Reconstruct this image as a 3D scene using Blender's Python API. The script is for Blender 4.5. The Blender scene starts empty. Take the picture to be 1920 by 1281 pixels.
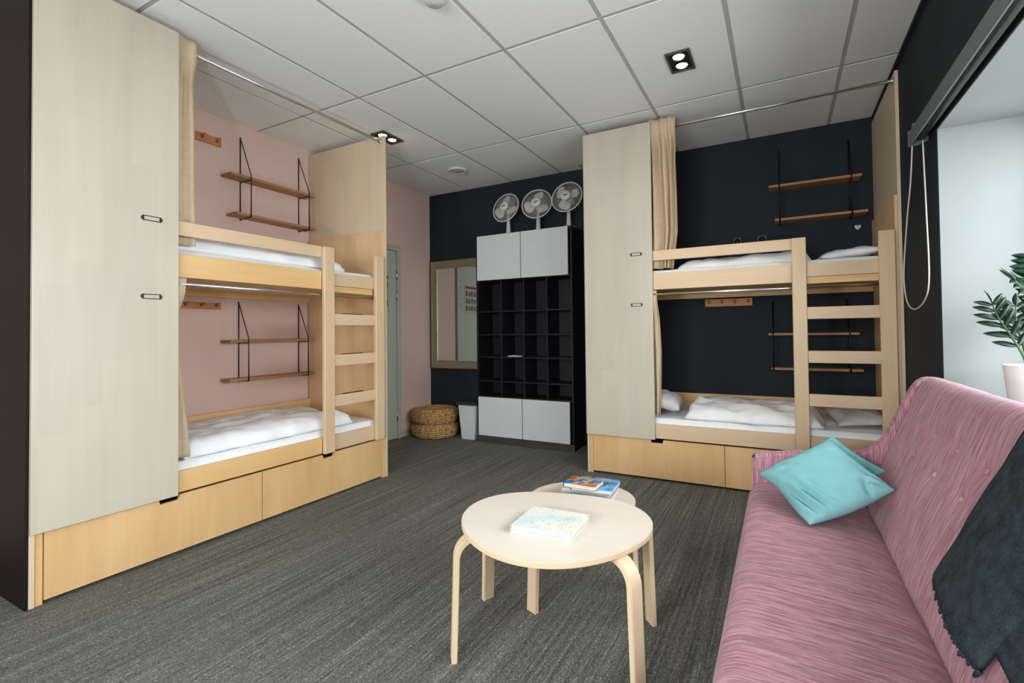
import bpy, bmesh, math, random
from mathutils import Vector, Matrix, noise
random.seed(7)
C = bpy.context.scene.collection
R = math.radians

# ------------------------------------------------------------------ camera, world, lights, exposure
sc = bpy.context.scene
cam_d = bpy.data.cameras.new('camera'); cam = bpy.data.objects.new('camera', cam_d); C.objects.link(cam)
cam_d.sensor_width = 36.0; cam_d.lens = 897.3 / 1920 * 36.0
cam_d.shift_x = (960 - 993.6) / 1920; cam_d.shift_y = (606.1 - 640.5) / 1920
cam_d.clip_start = 0.02
yaw, pit, rol = R(27.712), R(1.037), R(-0.664)
fw = Vector((-math.sin(yaw) * math.cos(pit), math.cos(yaw) * math.cos(pit), math.sin(pit)))
rt = Vector((math.cos(yaw), math.sin(yaw), 0)); up = rt.cross(fw)
r2 = math.cos(rol) * rt + math.sin(rol) * up; u2 = -math.sin(rol) * rt + math.cos(rol) * up
cam.matrix_world = Matrix(((r2.x, u2.x, -fw.x, 0), (r2.y, u2.y, -fw.y, 0), (r2.z, u2.z, -fw.z, 1.16), (0, 0, 0, 1)))
sc.camera = cam

w = bpy.data.worlds.new('world'); sc.world = w; w.use_nodes = True
w.node_tree.nodes['Background'].inputs[0].default_value = (0.80, 0.90, 1.0, 1)
w.node_tree.nodes['Background'].inputs[1].default_value = 0.7

def light(name, kind, loc, energy, color, aim=None, **k):
    d = bpy.data.lights.new(name, kind); d.energy = energy; d.color = color
    for a, v in k.items(): setattr(d, a, v)
    o = bpy.data.objects.new(name, d); C.objects.link(o); o.location = loc
    if aim is not None:
        o.rotation_euler = (Vector(aim) - Vector(loc)).to_track_quat('-Z', 'Y').to_euler()
    return o
# daylight falling through the window in the right-hand wall
light('window_daylight', 'AREA', (2.7, 1.45, 2.6), 400, (0.92, 0.97, 1.0), aim=(-1.9, 1.45, 0.9), shape='RECTANGLE', size=4.6, size_y=2.4)
# added daylight through an assumed second window, unseen behind the photographer
light('assumed_window_daylight', 'AREA', (-0.9, -4.0, 2.7), 335, (0.97, 0.99, 1.0), aim=(-0.9, 1.5, 0.8), shape='RECTANGLE', size=4.4, size_y=2.4)
# added upward fill outside the window and the assumed one, brightens ceiling like ground and facade bounce
light('window_upward_fill', 'AREA', (1.9, 1.45, 1.15), 115, (0.94, 0.98, 1.0), aim=(-2.5, 1.45, 1.9), shape='RECTANGLE', size=3.8, size_y=1.6)
light('assumed_window_upward_fill', 'AREA', (-0.9, -2.7, 1.2), 190, (0.98, 0.99, 1.0), aim=(-0.7, 1.5, 2.6), shape='RECTANGLE', size=2.8, size_y=1.6)
sc.cycles.diffuse_bounces = 8
sc.view_settings.view_transform = 'Standard'; sc.view_settings.look = 'None'
sc.view_settings.exposure = 0.0; sc.view_settings.gamma = 1.0; sc.view_settings.use_curve_mapping = False

# ------------------------------------------------------------------ materials
def s2l(c):
    return tuple((x / 255 / 12.92 if x / 255 <= 0.04045 else ((x / 255 + 0.055) / 1.055) ** 2.4) for x in c) + (1,)
class NT:
    def __init__(s, name):
        s.m = bpy.data.materials.new(name); s.m.use_nodes = True
        s.t = s.m.node_tree; s.b = s.t.nodes['Principled BSDF']
    def n(s, typ, **k):
        o = s.t.nodes.new(typ)
        for a, v in k.items(): setattr(o, a, v)
        return o
    def l(s, a, b): s.t.links.new(a, b)
    def coord(s, scale, rot=(0, 0, 0), which='Object'):
        tc = s.n('ShaderNodeTexCoord'); mp = s.n('ShaderNodeMapping')
        mp.inputs['Scale'].default_value = scale; mp.inputs['Rotation'].default_value = rot
        s.l(tc.outputs[which], mp.inputs['Vector']); return mp.outputs['Vector']
    def noise(s, vec, scale=1, detail=3, rough=0.5, dist=0):
        o = s.n('ShaderNodeTexNoise'); s.l(vec, o.inputs['Vector'])
        o.inputs['Scale'].default_value = scale; o.inputs['Detail'].default_value = detail
        o.inputs['Roughness'].default_value = rough; o.inputs['Distortion'].default_value = dist
        return o.outputs['Fac']
    def ramp(s, fac, stops, interp='LINEAR'):
        o = s.n('ShaderNodeValToRGB'); s.l(fac, o.inputs['Fac']); cr = o.color_ramp; cr.interpolation = interp
        while len(cr.elements) < len(stops): cr.elements.new(0.5)
        for e, (p, c) in zip(cr.elements, stops): e.position = p; e.color = s2l(c)
        return o.outputs['Color']
    def math(s, op, a, b=None, c=None):
        o = s.n('ShaderNodeMath', operation=op)
        for i, v in enumerate((a, b, c)):
            if v is None: continue
            if isinstance(v, (int, float)): o.inputs[i].default_value = v
            else: s.l(v, o.inputs[i])
        return o.outputs[0]
    def mix(s, fac, a, b, blend='MIX'):
        o = s.n('ShaderNodeMix', data_type='RGBA', blend_type=blend)
        for sock, v in ((o.inputs[0], fac), (o.inputs[6], a), (o.inputs[7], b)):
            if isinstance(v, (int, float)): sock.default_value = v
            elif isinstance(v, tuple): sock.default_value = s2l(v) if len(v) == 3 else v
            else: s.l(v, sock)
        return o.outputs[2]
    def bump(s, fac, strength=0.2, dist=0.002):
        o = s.n('ShaderNodeBump'); o.inputs['Strength'].default_value = strength; o.inputs['Distance'].default_value = dist
        s.l(fac, o.inputs['Height']); s.l(o.outputs[0], s.b.inputs['Normal'])
    def out(s, col=None, rough=0.5, metal=0.0, spec=0.5):
        if col is not None:
            if isinstance(col, tuple): s.b.inputs['Base Color'].default_value = s2l(col) if len(col) == 3 else col
            else: s.l(col, s.b.inputs['Base Color'])
        s.b.inputs['Roughness'].default_value = rough; s.b.inputs['Metallic'].default_value = metal
        s.b.inputs['Specular IOR Level'].default_value = spec
        return s.m
def plain(name, c, rough=0.5, metal=0.0, var=6, scale=14, spec=0.5, bump=0):
    t = NT(name); v = t.coord((1, 1, 1)); f = t.noise(v, scale, 3)
    lo = tuple(max(0, x - var) for x in c); hi = tuple(min(255, x + var) for x in c)
    if bump: t.bump(t.noise(v, scale * 12, 2), bump)
    return t.out(t.ramp(f, [(0.3, lo), (0.7, hi)]), rough, metal, spec)
def emit(name, c, strength):
    t = NT(name); t.b.inputs['Emission Color'].default_value = s2l(c); t.b.inputs['Emission Strength'].default_value = strength
    return t.out(c, 0.4)
def wood(name, lo, hi, axis='x', rough=0.42, strips=True, amp=0.5):
    """light maple veneer: fine grain along one axis plus staggered veneer strips"""
    t = NT(name)
    ax = 'xyz'.index(axis); sc1 = [30, 30, 30]; sc1[ax] = 1.6
    v = t.coord(tuple(sc1)); g = t.noise(v, 1.0, 5, 0.6, 0.6)
    sc2 = [5, 5, 5]; sc2[ax] = 1.2
    g2 = t.noise(t.coord(tuple(sc2)), 1.0, 2)
    f = t.math('ADD', t.math('MULTIPLY', g, 0.34), t.math('MULTIPLY', g2, 0.66))
    col = t.ramp(f, [(0.34, lo), (0.66, hi)])
    if strips:
        tc = t.n('ShaderNodeTexCoord'); sp = t.n('ShaderNodeSeparateXYZ'); t.l(tc.outputs['Object'], sp.inputs[0])
        along = sp.outputs[ax]; cross = t.math('ADD', sp.outputs[(ax + 1) % 3], sp.outputs[(ax + 2) % 3])
        st = t.math('FLOOR', t.math('MULTIPLY', cross, 9.0))
        wn = t.n('ShaderNodeTexWhiteNoise', noise_dimensions='1D'); t.l(st, wn.inputs['W'])
        sg = t.math('FLOOR', t.math('ADD', t.math('MULTIPLY', along, 1.5), t.math('MULTIPLY', wn.outputs['Value'], 5.0)))
        wn2 = t.n('ShaderNodeTexWhiteNoise', noise_dimensions='1D')
        t.l(t.math('ADD', t.math('MULTIPLY', st, 17.3), sg), wn2.inputs['W'])
        k = t.math('ADD', t.math('MULTIPLY', wn2.outputs['Value'], 0.10 * amp), 1 - 0.05 * amp)
        cm = t.n('ShaderNodeCombineXYZ')
        for i in range(3): t.l(k, cm.inputs[i])
        col = t.mix(1.0, col, cm.outputs[0], 'MULTIPLY')
    return t.out(col, rough, 0, 0.4)
M = {}
M['panel'] = wood('pale_maple_veneer', (188, 177, 160), (198, 188, 171), 'z', 0.45)
M['panel_edge'] = wood('pale_maple_edge', (214, 198, 176), (224, 209, 188), 'z', 0.5, False)
M['end'] = wood('warm_lit_end_panel', (206, 184, 156), (216, 197, 171), 'z', 0.45)  # spotlight warmth and pink-wall bounce mixed into the maple colour
M['maple_x'] = wood('maple_along', (208, 178, 143), (218, 191, 157), 'x')
M['maple_z'] = wood('maple_upright', (206, 176, 140), (216, 189, 154), 'z')
M['drawer'] = wood('maple_drawer', (204, 162, 110), (220, 182, 132), 'z', 0.42, False)
M['rail_warm'] = wood('maple_rail', (214, 170, 112), (226, 188, 134), 'x')
M['head_z'] = wood('maple_headboard', (212, 174, 130), (226, 192, 150), 'z')
M['dark_board'] = wood('dark_brown_laminate', (26, 20, 17), (34, 27, 23), 'z', 0.55, False)
M['dark_board'].node_tree.nodes['Principled BSDF'].inputs['Specular IOR Level'].default_value = 0.12
M['oak'] = wood('oak_shelf', (150, 108, 72), (178, 134, 94), 'x', 0.5, False)
M['oak_y'] = wood('oak_shelf_y', (150, 108, 72), (178, 134, 94), 'y', 0.5, False)
M['birch'] = wood('birch_top', (222, 208, 194), (230, 218, 205), 'x', 0.4, False)
M['ply_edge'] = wood('plywood_edge', (206, 178, 146), (220, 194, 164), 'x', 0.5, False)
M['birch_leg'] = wood('birch_leg', (212, 184, 150), (226, 201, 169), 'z', 0.42, False)
M['beech_hook'] = wood('beech_hook', (176, 118, 70), (198, 140, 88), 'x', 0.5, False)
M['pink'] = plain('pink_wall_paint', (216, 188, 178), 0.85, var=3, scale=3, spec=0.2, bump=0.05)
M['navy'] = plain('dark_navy_wall_paint', (30, 37, 43), 0.75, var=3, scale=3, spec=0.3, bump=0.05)
M['grey_wall'] = plain('grey_wall_paint', (150, 148, 142), 0.85, var=3, scale=3, spec=0.2)
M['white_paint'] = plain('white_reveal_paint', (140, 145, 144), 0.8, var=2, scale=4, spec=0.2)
M['tile'] = plain('white_ceiling_tile', (234, 236, 233), 0.9, var=2, scale=60, spec=0.1, bump=0.08)
M['grid'] = plain('ceiling_grid_shaded', (178, 178, 174), 0.6, var=2, spec=0.3)  # bars greyed in colour for the shading of their recess
M['plenum'] = plain('dark_plenum', (40, 40, 38), 0.9)
M['black_metal'] = plain('black_wire', (24, 20, 18), 0.45, 0.3, 2)
M['chrome'] = plain('chrome', (222, 222, 222), 0.28, 1.0, 2)
M['brass_dark'] = plain('label_frame_bronze', (44, 38, 32), 0.4, 0.6, 3)
M['paper'] = plain('paper_white', (208, 206, 199), 0.7, var=3)
M['curtain'] = plain('beige_curtain_cloth', (204, 182, 153), 0.9, var=5, scale=30, spec=0.1, bump=0.1)
M['cover'] = plain('white_bed_linen', (240, 241, 242), 0.9, var=3, scale=18, spec=0.15, bump=0.06)
M['pillow_grey'] = plain('pale_grey_linen', (196, 194, 196), 0.9, var=5, scale=30, spec=0.15)
M['mattress'] = plain('white_mattress_cloth', (240, 241, 243), 0.9, var=3, scale=50, spec=0.1, bump=0.2)
M['cab_black'] = plain('black_brown_cabinet', (14, 14, 16), 0.45, var=2, spec=0.4)
M['cab_in'] = plain('navy_black_compartment', (14, 16, 25), 0.5, var=2, spec=0.4)
M['plinth'] = plain('dark_grey_plinth', (58, 54, 50), 0.6, var=3)
M['white_door'] = plain('white_cabinet_door', (205, 210, 211), 0.35, var=2)
M['white_plastic'] = plain('white_plastic', (206, 206, 202), 0.4, var=3)
M['grey_plastic'] = plain('pale_grey_plastic', (176, 176, 170), 0.4, var=3)
M['dark_plastic'] = plain('dark_grey_plastic', (46, 44, 42), 0.35, var=3)
M['door_paint'] = plain('grey_green_door_paint', (176, 182, 168), 0.55, var=2, scale=3)
M['frame_silver'] = plain('silver_beige_frame', (158, 146, 122), 0.35, 0.6, 6, 30)
M['steel'] = plain('steel_hinge', (190, 190, 186), 0.3, 0.9, 3)
M['blind_grey'] = plain('grey_blind_metal', (104, 112, 114), 0.5, 0.1, 3)
M['cord_white'] = plain('white_cord', (206, 204, 196), 0.7, var=2)
M['pot'] = plain('white_ceramic', (226, 228, 226), 0.25, var=2)
M['soil'] = plain('potting_soil', (40, 30, 22), 0.95, var=8, scale=60)
M['leaf'] = plain('glossy_green_leaf', (20, 52, 32), 0.3, var=10, scale=20)
M['stem'] = plain('green_stem', (56, 92, 52), 0.45, var=8, scale=30)
M['teal'] = plain('pale_teal_cushion_cloth', (128, 182, 186), 0.85, var=3, scale=14, spec=0.15, bump=0.1)
M['teal_dark'] = plain('teal_cushion_cloth', (110, 170, 173), 0.85, var=3, scale=14, spec=0.15, bump=0.1)
M['lamp_black'] = plain('lamp_trim_grey', (84, 82, 78), 0.4, 0.5, 4)
M['lamp_in'] = plain('lamp_recess_dark', (20, 19, 16), 0.5)
M['bulb'] = emit('spot_lamp_glow', (255, 246, 214), 14)
M['bin_white'] = plain('white_bin_plastic', (198, 200, 200), 0.45, var=2)
M['red'] = plain('red_print', (150, 34, 28), 0.6); M['ink'] = plain('grey_print', (92, 96, 88), 0.6); M['poster'] = plain('poster_paper', (168, 174, 158), 0.6, var=3)
M['sofa_leg'] = wood('dark_sofa_leg', (70, 44, 28), (92, 60, 40), 'z', 0.4, False)

def mirror_mat():
    t = NT('mirror_glass'); return t.out((232, 234, 230), 0.01, 1.0)
M['mirror'] = mirror_mat()
def glass_mat():
    t = NT('window_glass'); tr = t.n('ShaderNodeBsdfTransparent'); gl = t.n('ShaderNodeBsdfGlossy'); gl.inputs['Roughness'].default_value = 0.02
    mx = t.n('ShaderNodeMixShader'); mx.inputs[0].default_value = 0.06
    t.l(tr.outputs[0], mx.inputs[1]); t.l(gl.outputs[0], mx.inputs[2]); t.l(mx.outputs[0], t.t.nodes['Material Output'].inputs[0]); return t.m
M['glass'] = glass_mat()
def carpet_mat():
    t = NT('striped_loop_carpet')
    f1 = t.noise(t.coord((75, 1.0, 1)), 1, 4, 0.7); f2 = t.noise(t.coord((150, 26, 1)), 1, 3, 0.65)
    f3 = t.noise(t.coord((170, 120, 1)), 1, 3, 0.7); f4 = t.noise(t.coord((9, 0.5, 1)), 1, 2)
    f = t.math('ADD', t.math('ADD', t.math('MULTIPLY', f1, 0.29), t.math('MULTIPLY', f2, 0.22)), t.math('ADD', t.math('MULTIPLY', f3, 0.44), t.math('MULTIPLY', f4, 0.05)))
    t.bump(t.math('ADD', f2, f3), 0.5, 0.004)
    return t.out(t.ramp(f, [(0.38, (46, 46, 43)), (0.47, (90, 90, 84)), (0.54, (114, 114, 107)), (0.63, (172, 172, 163))]), 0.95, 0, 0.1)
M['carpet'] = carpet_mat()
def sofa_mat(name, axis):
    t = NT(name)
    def sc(a, b):
        v = [b, b, b]; v['xyz'.index(axis)] = a; return tuple(v)
    f1 = t.noise(t.coord(sc(210, 9)), 1, 4, 0.7); f2 = t.noise(t.coord(sc(230, 13)), 1, 3, 0.6); f3 = t.noise(t.coord(sc(420, 14)), 1, 2)
    base = t.ramp(f1, [(0.36, (148, 98, 110)), (0.5, (176, 125, 137)), (0.64, (200, 156, 166))])
    grey = t.ramp(f2, [(0.55, (0, 0, 0)), (0.63, (215, 215, 215))])
    bw = t.n('ShaderNodeRGBToBW'); t.l(grey, bw.inputs[0])
    col = t.mix(bw.outputs[0], base, (104, 82, 96))
    t.b.inputs['Sheen Weight'].default_value = 0.15; t.b.inputs['Sheen Roughness'].default_value = 0.4
    t.bump(f3, 0.25, 0.002)
    return t.out(col, 0.85, 0, 0.2)
M['sofa_y'] = sofa_mat('rose_streaked_upholstery', 'y'); M['sofa_x'] = sofa_mat('rose_streaked_upholstery_side', 'x')
def blanket_mat():
    t = NT('charcoal_wool'); v = t.coord((1, 1, 1)); f = t.noise(v, 240, 4, 0.7, 1.0); g = t.noise(v, 30, 3)
    t.bump(f, 0.6, 0.004)
    return t.out(t.ramp(t.math('ADD', t.math('MULTIPLY', f, 0.6), t.math('MULTIPLY', g, 0.4)), [(0.36, (32, 40, 44)), (0.64, (66, 78, 82))]), 1.0, 0, 0.1)
M['wool'] = blanket_mat()
def wicker_mat():
    t = NT('woven_seagrass'); v = t.coord((1, 1, 1)); f = t.noise(v, 55, 3, 0.7); t.bump(f, 0.4, 0.004)
    return t.out(t.ramp(f, [(0.34, (112, 76, 40)), (0.5, (186, 142, 92)), (0.66, (222, 186, 136))]), 0.8, 0, 0.2)
M['wicker'] = wicker_mat()
def map_mat():
    t = NT('pale_map_print'); v = t.coord((1, 1, 1)); f = t.noise(v, 11, 3, 0.5); d = t.noise(v, 70, 1); y = t.noise(v, 24, 2)
    col = t.ramp(f, [(0.42, (208, 224, 226)), (0.5, (224, 230, 224)), (0.56, (234, 232, 218))])
    k = t.ramp(d, [(0.66, (0, 0, 0)), (0.70, (255, 255, 255))]); bw = t.n('ShaderNodeRGBToBW'); t.l(k, bw.inputs[0])
    col = t.mix(t.math('MULTIPLY', bw.outputs[0], 0.45), col, (112, 118, 104))
    k2 = t.ramp(y, [(0.62, (0, 0, 0)), (0.7, (255, 255, 255))]); bw2 = t.n('ShaderNodeRGBToBW'); t.l(k2, bw2.inputs[0])
    return t.out(t.mix(t.math('MULTIPLY', bw2.outputs[0], 0.5), col, (196, 214, 176)), 0.4)
M['map'] = map_mat()
def guide_mat(name, stops, scale):
    t = NT(name); f = t.noise(t.coord((1, 1, 1)), scale, 2, 0.5, 0.5); return t.out(t.ramp(f, stops), 0.3)
M['guide_a'] = guide_mat('orange_blue_cover', [(0.38, (26, 92, 152)), (0.46, (52, 130, 186)), (0.5, (232, 150, 52)), (0.62, (150, 84, 40))], 13)
M['guide_b'] = guide_mat('blue_cover', [(0.36, (60, 66, 72)), (0.46, (40, 120, 176)), (0.6, (96, 170, 212))], 14)

# ------------------------------------------------------------------ mesh helpers
def link(name, bm, mat, parent=None, smooth=False):
    bmesh.ops.recalc_face_normals(bm, faces=bm.faces)
    me = bpy.data.meshes.new(name); bm.to_mesh(me); bm.free()
    if mat is not None: me.materials.append(mat)
    if smooth:
        me.polygons.foreach_set('use_smooth', [True] * len(me.polygons))
    o = bpy.data.objects.new(name, me); C.objects.link(o)
    if parent: o.parent = parent
    return o
def smooth_angle(o, ang=35):
    try: o.data.set_sharp_from_angle(angle=R(ang))
    except Exception: pass
    return o
def nb(): return bmesh.new()
def add_box(bm, x0, x1, y0, y1, z0, z1, bev=0.0, seg=1):
    vs = [bm.verts.new((x, y, z)) for z in (z0, z1) for y in (y0, y1) for x in (x0, x1)]
    fs = [bm.faces.new([vs[i] for i in q]) for q in ((0, 2, 3, 1), (4, 5, 7, 6), (0, 1, 5, 4), (2, 6, 7, 3), (0, 4, 6, 2), (1, 3, 7, 5))]
    if bev > 0:
        es = list({e for f in fs for e in f.edges})
        bmesh.ops.bevel(bm, geom=es, offset=bev, segments=seg, affect='EDGES', profile=0.5)
def boxo(name, x0, x1, y0, y1, z0, z1, mat, parent=None, bev=0.0015, seg=1):
    bm = nb(); add_box(bm, x0, x1, y0, y1, z0, z1, bev, seg); return link(name, bm, mat, parent)
def prism(bm, poly, a, b, axis):
    """extrude a 2-D polygon along an axis; poly coordinates are the other two axes in order"""
    def P(p, t):
        return {'x': (t, p[0], p[1]), 'y': (p[0], t, p[1]), 'z': (p[0], p[1], t)}[axis]
    v0 = [bm.verts.new(P(p, a)) for p in poly]; v1 = [bm.verts.new(P(p, b)) for p in poly]
    n = len(poly); f = [bm.faces.new(v0), bm.faces.new(v1[::-1])]
    for i in range(n): f.append(bm.faces.new((v0[i], v0[(i + 1) % n], v1[(i + 1) % n], v1[i])))
    return f
def tube(bm, pts, r, n=8, cap=True, rx=None):
    pts = [Vector(p) for p in pts]; rings = []
    t0 = (pts[1] - pts[0]).normalized(); nrm = t0.orthogonal().normalized()
    for i, p in enumerate(pts):
        a = (pts[i] - pts[i - 1]).normalized() if i else t0
        b = (pts[i + 1] - pts[i]).normalized() if i + 1 < len(pts) else a
        t = (a + b).normalized() if (a + b).length > 1e-6 else a
        nrm = (nrm - t * nrm.dot(t)).normalized(); bi = t.cross(nrm)
        k = 1.0 / max(0.5, math.sqrt(max(0.0, (1 + a.dot(b)) / 2)))
        rr = r[i] if isinstance(r, (list, tuple)) else r
        rings.append([bm.verts.new(p + (nrm * math.cos(2 * math.pi * j / n) + bi * math.sin(2 * math.pi * j / n)) * rr * k) for j in range(n)])
    for A, B in zip(rings, rings[1:]):
        for j in range(n): bm.faces.new((A[j], A[(j + 1) % n], B[(j + 1) % n], B[j]))
    if cap: bm.faces.new(rings[0][::-1]); bm.faces.new(rings[-1])
def lathe(bm, prof, n=32, c=(0, 0, 0), cap=True):
    rings = []
    for r, z in prof:
        rings.append([bm.verts.new((c[0] + r * math.cos(2 * math.pi * j / n), c[1] + r * math.sin(2 * math.pi * j / n), c[2] + z)) for j in range(n)])
    for A, B in zip(rings, rings[1:]):
        for j in range(n): bm.faces.new((A[j], A[(j + 1) % n], B[(j + 1) % n], B[j]))
    if cap: bm.faces.new(rings[0][::-1]); bm.faces.new(rings[-1])
def catmull(pts, n=6, closed=False):
    P = [Vector(p) for p in pts]; out = []; N = len(P)
    for i in range(N if closed else N - 1):
        p0, p1, p2, p3 = (P[(i + k) % N] if closed else P[min(max(i + k, 0), N - 1)] for k in (-1, 0, 1, 2))
        for k in range(n):
            t = k / n
            out.append(0.5 * ((2 * p1) + (p2 - p0) * t + (2 * p0 - 5 * p1 + 4 * p2 - p3) * t * t + (3 * p1 - p0 - 3 * p2 + p3) * t ** 3))
    if not closed: out.append(P[-1])
    return out
def grid_faces(bm, G, wrap_u=False, wrap_v=False):
    nu, nv = len(G), len(G[0])
    for i in range(nu - (0 if wrap_u else 1)):
        for j in range(nv - (0 if wrap_v else 1)):
            bm.faces.new((G[i][j], G[(i + 1) % nu][j], G[(i + 1) % nu][(j + 1) % nv], G[i][(j + 1) % nv]))
def fbm(x, y, z=0.0, oct=3):
    return sum(noise.noise(Vector((x * 2 ** k, y * 2 ** k, z + 7.1 * k))) / 2 ** k for k in range(oct))

def tag(o, label, cat, group=None, kind=None):
    o['label'] = label; o['category'] = cat
    if group: o['group'] = group
    if kind: o['kind'] = kind
    return o
def thing(name, label, cat, loc=(0, 0, 0), rz=0.0, group=None):
    o = bpy.data.objects.new(name, None); C.objects.link(o); o.location = loc; o.rotation_euler = (0, 0, rz); o.empty_display_size = 0.1
    return tag(o, label, cat, group)
def struct(name, bm, mat, parent=None):
    o = link(name, bm, mat, parent)
    if parent is None: o['kind'] = 'structure'
    return o
def sbox(name, *a, parent=None):
    bm = nb(); add_box(bm, *a[:6], a[7] if len(a) > 7 else 0.0); return struct(name, bm, a[6], parent)
def dup(root, loc, rz, label, group=None):
    r = root.copy(); C.objects.link(r); r.location = loc; r.rotation_euler = (0, 0, rz); r['label'] = label
    if group: r['group'] = group
    for ch in list(root.children):
        c = ch.copy(); C.objects.link(c); c.parent = r
        for g in list(ch.children):
            d = g.copy(); C.objects.link(d); d.parent = c
    return r
def rebase(o, loc):
    """move a mesh's origin to loc without moving the mesh (vertices are in world coordinates)"""
    o.data.transform(Matrix.Translation(-Vector(loc))); o.location = loc; return o
def wpart(name, bm, mat, parent, smooth=False):
    """a part modelled in world coordinates under an unrotated thing"""
    bmesh.ops.translate(bm, verts=bm.verts, vec=-parent.location); return link(name, bm, mat, parent, smooth)

# ------------------------------------------------------------------ room shell
XW, XR, YB, YN, ZC = -3.789, 0.684, 4.603, -2.2, 2.835
XO = 1.14                                             # outer face of the window wall
W0, W1, WS, WH = 0.0, 2.972, 0.79, 2.125
V0, V1 = -2.1, 0.3              # window openings: along the wall, sill, head; this pair is assumed, behind the camera
sbox('floor', XW - 0.2, XO, YN - 0.2, YB + 0.2, -0.1, 0.0, M['carpet'])
wl = sbox('wall_left', XW - 0.15, XW, YN - 0.15, YB + 0.15, 0, ZC + 0.1, M['pink'])
sbox('wall_back', XW, XO, YB, YB + 0.15, 0, ZC + 0.1, M['navy'])
bm = nb(); add_box(bm, XW, V0, YN - 0.15, YN, 0, ZC + 0.1); add_box(bm, V1, XO, YN - 0.15, YN, 0, ZC + 0.1)
add_box(bm, V0, V1, YN - 0.15, YN, 0, WS); add_box(bm, V0, V1, YN - 0.15, YN, WH + 0.1, ZC + 0.1); struct('wall_front', bm, M['grey_wall'])  # opening left for the assumed rear window
bm = nb()
add_box(bm, XR, XO, YN, YB, 0, WS); add_box(bm, XR, XO, YN, YB, WH, ZC + 0.1)
add_box(bm, XR, XO, YN, W0, WS, WH); add_box(bm, XR, XO, W1, YB, WS, WH)
struct('wall_right', bm, M['navy'])
# white plastered reveal of the window
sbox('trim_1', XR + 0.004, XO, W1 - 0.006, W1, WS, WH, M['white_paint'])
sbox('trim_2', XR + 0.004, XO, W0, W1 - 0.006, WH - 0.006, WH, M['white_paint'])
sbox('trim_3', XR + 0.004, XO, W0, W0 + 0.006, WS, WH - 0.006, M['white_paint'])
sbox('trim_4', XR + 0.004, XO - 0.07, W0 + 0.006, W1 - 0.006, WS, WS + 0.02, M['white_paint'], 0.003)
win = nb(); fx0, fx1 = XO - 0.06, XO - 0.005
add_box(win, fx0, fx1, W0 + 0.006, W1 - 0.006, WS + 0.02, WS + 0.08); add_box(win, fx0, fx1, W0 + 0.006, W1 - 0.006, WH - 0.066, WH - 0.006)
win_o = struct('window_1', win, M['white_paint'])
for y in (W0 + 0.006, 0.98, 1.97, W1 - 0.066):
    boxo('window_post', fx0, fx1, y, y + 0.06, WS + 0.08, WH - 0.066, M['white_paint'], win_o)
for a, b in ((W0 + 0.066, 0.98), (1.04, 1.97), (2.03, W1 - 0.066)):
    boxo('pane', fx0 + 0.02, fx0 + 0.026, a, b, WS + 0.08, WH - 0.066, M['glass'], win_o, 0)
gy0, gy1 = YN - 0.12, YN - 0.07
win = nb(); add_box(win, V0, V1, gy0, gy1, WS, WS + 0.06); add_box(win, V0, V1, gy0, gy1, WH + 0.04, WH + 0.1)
win_p = struct('assumed_window_2', win, M['white_paint'])  # unseen window assumed behind the camera, added for its daylight
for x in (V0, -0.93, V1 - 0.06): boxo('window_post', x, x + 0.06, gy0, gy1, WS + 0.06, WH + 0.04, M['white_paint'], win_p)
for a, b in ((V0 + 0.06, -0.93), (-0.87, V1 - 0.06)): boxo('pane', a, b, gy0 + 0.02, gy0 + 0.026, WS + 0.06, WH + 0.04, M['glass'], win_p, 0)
sbox('baseboard_left', XW, XW + 0.012, 4.062, YB, 0, 0.07, M['door_paint'])
sbox('baseboard_back', XW + 0.012, -2.93, YB - 0.012, YB, 0, 0.06, M['navy'])

# suspended ceiling: dark void above, recessed grid bars, lay-in tiles a little proud
ceil = sbox('ceiling', XW - 0.15, XO, YN - 0.15, YB + 0.15, ZC + 0.06, ZC + 0.12, M['plenum'])
GX, rows = -3.227, [-2.2, -1.17, 0.03, 1.228, 2.427, 3.615, YB]
cols = [XW] + [GX + 0.6 * k for k in range(7)] + [XR]
GAPCELLS = {(0, 3), (1, 3)}
for k, x in enumerate(cols[1:-1]):
    for i in range(len(rows) - 1):
        if k == 0 and i == 3:                               # slipped tile: the void's shade is a black strip, not a bar
            boxo('grid_bar', x - 0.0065, x + 0.0065, rows[i], rows[i + 1], ZC + 0.001, ZC + 0.012, M['cab_black'], ceil, 0); continue
        boxo('grid_bar', x - 0.0135, x + 0.0135, rows[i], rows[i + 1], ZC + 0.002, ZC + 0.03, M['grid'], ceil, 0)
for i, y in enumerate(rows[1:-1]):
    boxo('grid_bar', XW, XR, y - 0.0135, y + 0.0135, ZC + 0.0025, ZC + 0.0305, M['grid'], ceil, 0)
for i in range(len(cols) - 1):
    for j in range(len(rows) - 1):
        e = 0.0125
        x0, x1, y0, y1 = cols[i] + (e if i else 0), cols[i + 1] - (e if i < len(cols) - 2 else 0), rows[j] + (e if j else 0), rows[j + 1] - (e if j < len(rows) - 2 else 0)
        if (i, j) == (0, 3): x1 = GX - 0.0045
        if (i, j) == (1, 3): x0 = GX + 0.0045
        boxo('ceiling_tile', x0, x1, y0, y1, ZC - 0.001 + random.uniform(-0.001, 0.001), ZC + 0.02, M['tile'], ceil, 0.001)
sbox('trim_5', XR - 0.022, XR, YN, YB, ZC - 0.024, ZC - 0.003, M['navy'])

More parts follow.
